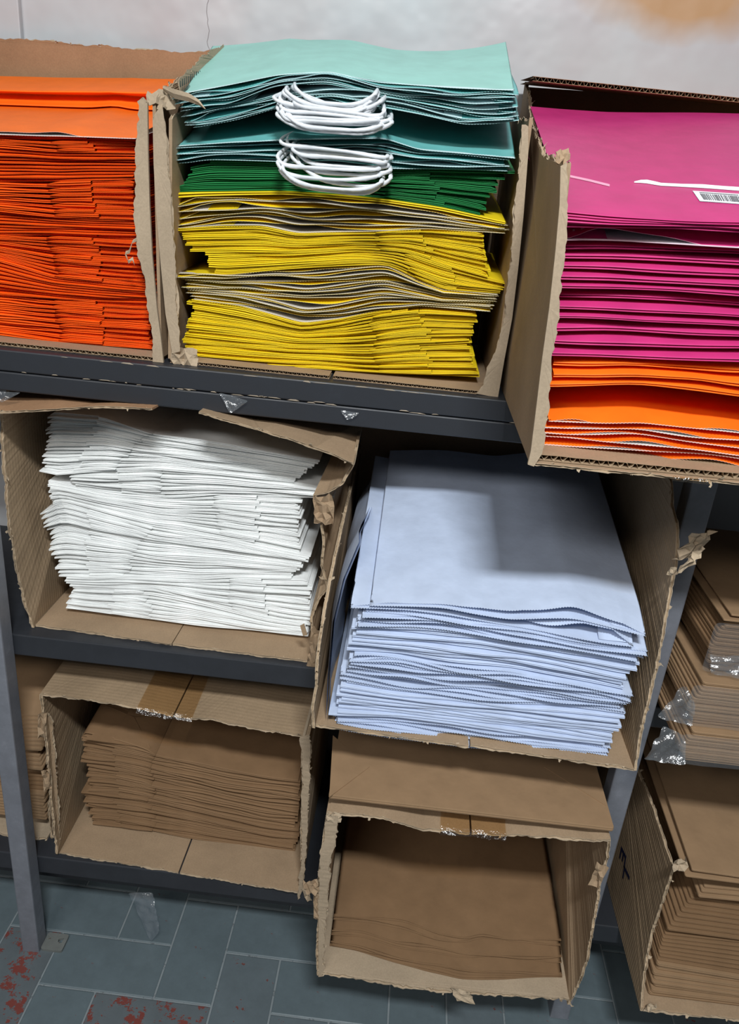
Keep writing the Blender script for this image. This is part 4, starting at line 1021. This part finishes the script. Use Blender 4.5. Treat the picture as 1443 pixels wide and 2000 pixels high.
# cool-white stack, middle
sb = Stack(0.885, [(652, 1420), (780, 1440), (915, 1456), (1060, 1472), (1184, 1483)], 'bluish-white bags in the middle carton', 'bluish-white', (0.0, 0))
BS = 'of the bluish-white stack'
DB = 0.40
sb.bundle('mouth', 5, [(652, 1394), (760, 1400), (879, 1412), (1000, 1430), (1196, 1458)], (652, 655), (1184, 1196), DB, MB_BLUE, 'the lowest open-mouthed bundle ' + BS, 0.02, wav=0.5, freq=3)
sb.bundle('side', 11, [(664, 1328), (760, 1346), (939, 1366), (1080, 1376), (1226, 1392)], (655, 672), (1200, 1224), DB, MB_BLUE, 'the lower plain bundle ' + BS, 0.04, jx=0.006, puff=0.7)
sb.bundle('mouth', 7, [(688, 1274), (780, 1280), (879, 1294), (1000, 1308), (1090, 1324), (1232, 1352)], (668, 686), (1226, 1234), DB, MB_BLUE, 'the upper open-mouthed bundle ' + BS, 0.07, wav=0.5, freq=3.5, gus=0.06)
sb.bundle('side', 8, [(694, 1216), (800, 1222), (939, 1236), (1080, 1256), (1247, 1288)], (688, 694), (1234, 1247), DB, MB_BLUE, 'the upper plain bundle ' + BS, 0.11, jx=0.006, puff=0.7)
sb.bundle('mouth', 4, [(715, 1184), (800, 1190), (879, 1200), (990, 1222), (1100, 1240), (1262, 1262)], (700, 714), (1256, 1262), DB, MB_BLUE, 'the thin bundle near the top ' + BS, 0.15, wav=0.5, freq=3)
sb.bundle('mouth', 1, [(690, 1170), (723, 1178), (867, 1180), (999, 1204), (1118, 1208), (1262, 1236)], (686, 686), (1240, 1240), DB, MB_BLUE, '', 0.17, label='bluish-white paper bag poking out to the left below the top sheet', last_rows=3, jx=0, gap=0.85, gapvar=0.3)
tb = sb.bundle('mouth', 1, [(723, 1173), (867, 1173), (935, 1180), (999, 1189), (1060, 1186), (1118, 1183), (1262, 1220)], (723, 723), (1262, 1262), DB, MB_BLUE, '', 0.20, label='large bluish-white paper bag lying on top, half in shadow', last_rows=5, jx=0, minh=0.0022, gap=0.85, gapvar=0.3)
# a bag standing up against the left wall of that carton
g = Geo(); rows = []
for zz, bx in ((0.700, -0.066), (0.76, -0.069), (0.84, -0.068), (0.90, -0.058), (0.945, -0.040)):
    rows.append([(bx + 0.004 * math.sin(yy * 30), yy, zz + (0.012 if zz > 0.93 else 0) * math.sin(yy * 9)) for yy in np.linspace(0.884 + (zz - .7) * .25, 1.28, 9)])
P = np.array(rows); g.grid(P); g.grid(P + np.array([-0.0035, 0.002, 0]), flip=True)
o = g.build('paper_bag', [MB_BLUE[0]], None, True, (-0.066, 1.08, 0.70)); o.location = (-0.066, 1.08, 0.70)
tag(o, 'bluish-white paper bag standing on edge against the left carton wall', 'paper bag', 'bluish-white bags in the middle carton')

# brown stack, bottom shelf left
sn_ = Stack(1.098, [(160, 1606), (290, 1622), (437, 1646), (582, 1664)], 'brown bags in the lower left carton', 'brown', (0.0, 0))
NS = 'of the lower left stack'
sn_.bundle('side', 11, [(160, 1543), (230, 1548), (291, 1558), (437, 1592), (520, 1610), (582, 1618)], (176, 160), (582, 578), 0.26, MB_BROWN, 'the lower bundle ' + NS, 0.02, (-1, 300, 290, 228, 224), jx=0.006)
sn_.bundle('side', 10, [(156, 1450), (230, 1462), (296, 1478), (440, 1508), (585, 1530)], (168, 156), (584, 586), 0.26, MB_BROWN, 'the upper bundle ' + NS, 0.05, (-1, 300, 294, 224, 220))
tp_ = sn_.bundle('side', 1, [(158, 1430), (230, 1444), (288, 1462), (306, 1474), (440, 1504), (585, 1526)], (160, 160), (586, 586), 0.26, MB_BROWN, '', 0.07, (-1, 300, 296, 224, 220), label='topmost brown paper bag with a folded triangular base, lower left carton', last_rows=3, minh=0.004)
slot = tp_[0][1]; org = np.array(tp_[0][0].location)
def on_brown(px, py, lift):
    p = at(px, py, 1.098)
    for _ in range(6):
        zc = float(slot.z(p[0], p[1], 0.965)); p = atz(px, py, zc)
    return p + np.array([0, 0, lift])
for poly_, l_ in ((((162, 1444), (262, 1402), (294, 1462)), .0016), (((205, 1378), (262, 1402), (320, 1400), (300, 1376)), .0012)):
    g = Geo(); A = [on_brown(x, y, l_) for x, y in poly_]; B = [p - np.array([0, 0, .0014]) for p in A]
    g.poly(A); k = len(A)
    for i in range(k): g.poly([A[i], B[i], B[(i + 1) % k], A[(i + 1) % k]])
    g.build('folded_corner', [MB_BROWN[0]], tp_[0][0], origin=org)
slab_bag(rrect(-0.572 + 0.022, -0.30, 1.118, 1.34), lambda x, y: 0.3335 + 0.0 * x, 0.004, MB_BROWN, '', '') if False else None

# large brown bags, lower middle carton
sg = Stack(0.903, Curve([-0.05, 0.38], [Z3 + 0.0072, Z3 + 0.0072]), 'large brown bags in the lower middle carton', 'large brown', (0.0, 0))
GS = 'in the lower middle carton'
zt_ = Z3 + 0.0072
for n_, th_, pts_, nm_, sl_ in ((3, 0.0115, [(643, 1838), (700, 1848), (770, 1870), (835, 1888), (900, 1899), (960, 1898), (1020, 1899), (1105, 1903)], 'the lowest trio ', 0.01),
                               (2, 0.0080, [(643, 1817), (700, 1821), (770, 1842), (835, 1850), (900, 1864), (960, 1866), (1105, 1870)], 'the middle pair ', 0.02),
                               (2, 0.0080, [(646, 1788), (731, 1798), (790, 1806), (854, 1826), (910, 1830), (939, 1824), (1000, 1836), (1102, 1841)], 'the top pair ', 0.035)):
    zt_ += th_
    q_ = [atz(px, py, zt_) for px, py in pts_]
    yc_ = Curve([p[0] for p in q_], [p[1] for p in q_], 0.006)
    xg_ = np.linspace(-0.3, 0.6, 60)
    sg.bundle('mouth', n_, Curve(xg_, zt_ + 0.0022 * sn(xg_, n_ * 13 + len(nm_), 5.0, 2)), (646, 646), (1103, 1103), 0.34, MB_BROWN, nm_ + GS, sl_, teeth=False, minh=0.0024, wav=0.35, lip=0.002, jx=0.002, jit=0.0015,
              step=0.003, gap=0.62, gapvar=0.5, freq=4.0, last_rows=4, pys=(1840, 1890), yprof=yc_)

# a flat brown bag lying on that carton
ZF = T7 + 0.0145
xa = atz(641, 1560, ZF)[0]; ya = atz(641, 1560, ZF)[1]; xb = atz(1184, 1580, ZF)[0]
zfun = lambda x, y: ZF + 0.003 * max(0, (x - 0.0)) + 0.012 * max(0.0, y - 0.95)
flat = slab_bag(rrect(xa, xb, ya, 1.30, 0.003), zfun, 0.008, MB_TAN, 'flat brown paper bag with a creased square base lying on the lower middle carton', None)
if 'group' in flat: del flat['group']
org = np.array(flat.location); g = Geo(); zt_ = lambda x, y: zfun(x, y) + 0.0095
def on_flat(px, py):
    p = atz(px, py, ZF + 0.01)
    return np.array([p[0], p[1], zt_(p[0], p[1])])
for tri in (((643, 1556), (722, 1497), (650, 1436)), ((1183, 1574), (1062, 1498), (1150, 1496))):
    A = [on_flat(*p) for p in tri]; B = [p - np.array([0, 0, .0018]) for p in A]; g = Geo(); g.poly(A)
    for i in range(3): g.poly([A[i], B[i], B[(i + 1) % 3], A[(i + 1) % 3]])
    g.build('folded_corner', [MB_TAN[0]], flat, origin=org)

# wrapped packs of brown bags, right bay of the middle shelf
PX0, PX1, PY0, PY1 = 0.432, 0.78, 0.888, 1.26
packs = [(0.6985, 0.7480, 11, 0.428, 0.886, 'lowest wrapped pack of brown bags on the right, its film torn'),
         (0.7500, 0.8150, 14, 0.431, 0.905, 'middle wrapped pack of brown bags on the right'),
         (0.8200, 0.8980, 15, 0.450, 0.936, 'upper wrapped pack of brown bags on the right, film bunched in front')]
rp = random.Random(9)
for i, (za, zb, n, PX0, PY0, lb) in enumerate(packs):
    e = tag(empty('bag_pack', (0.6, 1.07, za)), lb, 'bag pack', 'film-wrapped packs of brown bags')
    h = (zb - za) / n
    for k in range(n):
        t = k / n
        bow = 0.012 * math.sin(math.pi * min(1, t * 1.15 + 0.05))
        x0 = PX0 + 0.014 - bow + rp.uniform(-.0015, .0015); y0 = PY0 + 0.006 - bow * 0.4 + rp.uniform(-.0015, .0015)
        slab_bag(rrect(x0, PX1, y0, PY1, 0.005), (lambda x, y, z_=za + h * k, a=rp.uniform(0, 6): z_ + 0.0006 * math.sin(x * 40 + a)), h * 0.93, MB_TAN if i < 2 else MB_BROWN, '', None, e)
    # the film: a loose skin around front and left side, bunched at the corner
    def film(pa, pb, pc, pd, nu, nv, amp, seed, mt=m_wrap):
        r = np.random.RandomState(seed); P = np.zeros((nu, nv, 3)); pa, pb, pc, pd = map(np.array, (pa, pb, pc, pd))
        nn = np.cross(pb - pa, pd - pa); nn = nn / np.linalg.norm(nn)
        for a in range(nu):
            for b in range(nv):
                u, v = a / (nu - 1), b / (nv - 1)
                P[a, b] = (pa * (1 - u) + pb * u) * (1 - v) + (pd * (1 - u) + pc * u) * v + nn * r.uniform(-1, 1) * amp
        g = Geo(); g.grid(P); o = g.build('plastic_wrap', [mt], None, True); at_parent(o, e); sm = o.modifiers.new('smooth', 'SUBSURF'); sm.levels = sm.render_levels = 2; return o
    yF = PY0 - 0.003; xF = PX0 - 0.002
    film((xF, yF, za), (PX1, yF, za), (PX1, yF, zb + 0.001), (xF, yF, zb + 0.001), 26, 7, 0.0016, 20 + i)
    if i == 0:
        film((xF - 0.046, yF - 0.004, za + 0.002), (xF + 0.012, yF - 0.006, za + 0.004), (xF + 0.004, yF + 0.004, zb - 0.004), (xF - 0.026, yF + 0.004, zb + 0.004), 8, 9, 0.006, 31, m_plastic)
    if i == 1:
        film((xF - 0.038, yF - 0.004, za + 0.010), (xF + 0.012, yF - 0.006, za + 0.002), (xF + 0.010, yF - 0.002, zb - 0.030), (xF - 0.010, yF + 0.004, zb - 0.002), 8, 8, 0.006, 33, m_plastic)
    if i == 2:
        film((xF + 0.010, yF - 0.010, za + 0.002), (xF + 0.14, yF - 0.012, za + 0.000), (xF + 0.14, yF - 0.003, za + 0.036), (xF + 0.004, yF - 0.003, za + 0.030), 16, 9, 0.005, 34, m_plastic)
for k, (dx, dz) in enumerate(((0.0, 0.0), (0.010, 0.006))):
    slab_bag(rrect(0.458 + dx, 0.78, 0.934 + 0.004 * k, 1.24, 0.002), (lambda x, y, d_=dz: 0.9010 + d_ + 0.010 * (y - 0.934) + 0.0012 * math.sin(x * 55)), 0.0028, MB_TAN,
             ('loose brown paper bag just under the top one of the wrapped packs', 'loose brown paper bag lying on top of the wrapped packs')[k], 'loose brown bags on the wrapped packs')

# brown bags in the lower right carton
rq = random.Random(21)
GD = 'brown bags in the lower right carton'
zc = Z3 + 0.0085; X0 = 0.497
def dbag(x0, y0, z_, t, label, sx=0.0, sy=0.0, mats=MB_BROWN, x1=0.93, y1=1.27, wav=0.0015, r=0.003):
    a = rq.uniform(0, 6)
    slab_bag(rrect(x0, x1, y0, y1, r), (lambda x, y: z_ + sx * (x - x0) + sy * (y - y0) + wav * math.sin(x * 24 + a)), t, mats, label, GD)
for k in range(8):
    t = 0.0085 if k not in (2, 3) else 0.0060
    dbag(X0 + rq.uniform(0.0, 0.007), 0.888 + rq.uniform(-.003, .004) + .002 * k, zc, t * 0.9, 'brown bag, %s in the lower right carton\'s flat bottom bundle' % ordinal(k, 8), mats=MB_TAN, sx=-0.06 * k / 8, r=0.005); zc += t
for k in range(9):
    dbag(X0 + 0.004 + 0.0012 * k + rq.uniform(0, .003), 0.904 + 0.003 * k, zc, 0.0042, 'brown bag, %s in the lower right carton\'s dark bundle' % ordinal(k, 9), sx=-0.06 + 0.012 * k, wav=0.0004); zc += 0.0049
zc += 0.010
for k in range(11):
    dbag(X0 + 0.012 + 0.0052 * k + rq.uniform(-.001, .001), 0.918 + 0.004 * k, zc, 0.0052, 'brown bag, %s in the lower right carton\'s stepped-corner bundle' % ordinal(k, 11), sx=-0.02, sy=0.02, r=0.004, wav=0.0008); zc += 0.0060
for k in range(3):
    dbag(0.546 + 0.004 * k, 0.928 + .004 * k, zc + 0.002, 0.0048, 'brown bag, %s of three broad ones in the lower right carton' % ('lowest', 'middle', 'topmost')[k], sy=0.05 + 0.02 * k, sx=0.03, mats=MB_TAN, wav=0.002); zc += 0.0072
for k in range(2):
    dbag(0.508 + 0.008 * k, 0.915 + 0.002 * k, zc + 0.035, 0.0040, ('wide brown paper bag just under the uppermost, lower right carton', 'uppermost wide brown paper bag in the lower right carton')[k], sy=0.06 + 0.02 * k, sx=-0.02, wav=0.0025, mats=MB_TAN); zc += 0.0070

# brown bags behind the grey post, far left
zc = Z3 + 0.007; GE = 'brown bags behind the grey post'
def ebag(x1, y0, z_, t, label, sx=0.0, sy=0.0, x0=-0.97, mats=MB_TAN):
    slab_bag(rrect(x0, x1, y0, 1.35, 0.003), (lambda x, y: z_ + sx * (x - x1) + sy * (y - y0)), t, mats, label, GE)
zc += 0.030
for k in range(9):
    ebag(-0.590 + rq.uniform(-.004, 0), 1.068 + rq.uniform(0, .003), zc, 0.0062, 'tan bag, %s in the lowest bundle behind the grey post' % ordinal(k, 9)); zc += 0.0070
for k in range(7):
    ebag(-0.588 + rq.uniform(-.004, 0) - 0.002 * k, 1.080 + 0.004 * k, zc, 0.0052, 'brown bag, %s in the dark bundle behind the grey post' % ordinal(k, 7), sx=0.03, sy=0.05 + 0.02 * k, mats=MB_BROWN); zc += 0.0062
zc += 0.012
for k in range(5):
    ebag(-0.590 - 0.003 * k, 1.070 + 0.004 * k, zc, 0.0055, 'tan bag, %s in the small middle bundle behind the grey post' % ordinal(k, 5), sx=0.02, sy=0.20); zc += 0.0064
zc += 0.012
for k in range(9):
    ebag(-0.588 + 0.004 * k, 1.072 + 0.004 * k, zc, 0.0058, 'tan bag, %s in the top bundle behind the grey post' % ordinal(k, 9), sx=0.10, sy=0.34); zc += 0.0066

# ------------------------------------------------------------------ scraps of clear film
def scrap(label, corners, nu, nv, amp, seed):
    a, b, c, d = map(np.array, corners); r = np.random.RandomState(seed); P = np.zeros((nu, nv, 3))
    nn = np.cross(b - a, d - a); nn /= np.linalg.norm(nn)
    for i in range(nu):
        for j in range(nv):
            u, v = i / (nu - 1), j / (nv - 1)
            P[i, j] = (a * (1 - u) + b * u) * (1 - v) + (d * (1 - u) + c * u) * v + nn * r.uniform(0, 1) * amp
    g = Geo(); o0 = P.mean(axis=(0, 1)); g.grid(P - o0); o = g.build('plastic_scrap', [m_plastic], None, True); o.location = o0
    sm = o.modifiers.new('smooth', 'SUBSURF'); sm.levels = sm.render_levels = 2
    return tag(o, label, 'plastic scrap', 'scraps of clear film')
yS = SY - 0.003
scrap('clear film scrap stuck to the top shelf edge below the yellow bags', [at(428, 766, yS), at(486, 782, yS), at(462, 800, yS - 0.002), at(450, 807, yS - 0.002)][0:4], 7, 6, -0.004, 3)
scrap('small clear film scrap on the top shelf edge above the white carton flap', [at(664, 800, yS), at(702, 806, yS), at(690, 816, yS - .001), at(678, 820, yS - .001)], 5, 5, -0.003, 4)
scrap('clear film scrap at the far left under the top shelf edge', [at(-20, 764, yS), at(42, 766, yS), at(20, 778, yS - .001), at(4, 786, yS - .001)], 6, 5, -0.003, 5)
a = at(252, 1738, 1.05); b = at(300, 1742, 1.05)
scrap('long strip of clear film hanging from the bottom shelf to the tiled floor', [a, b, at(313, 1815, 1.035), at(296, 1834, 1.04)], 6, 14, -0.010, 6)
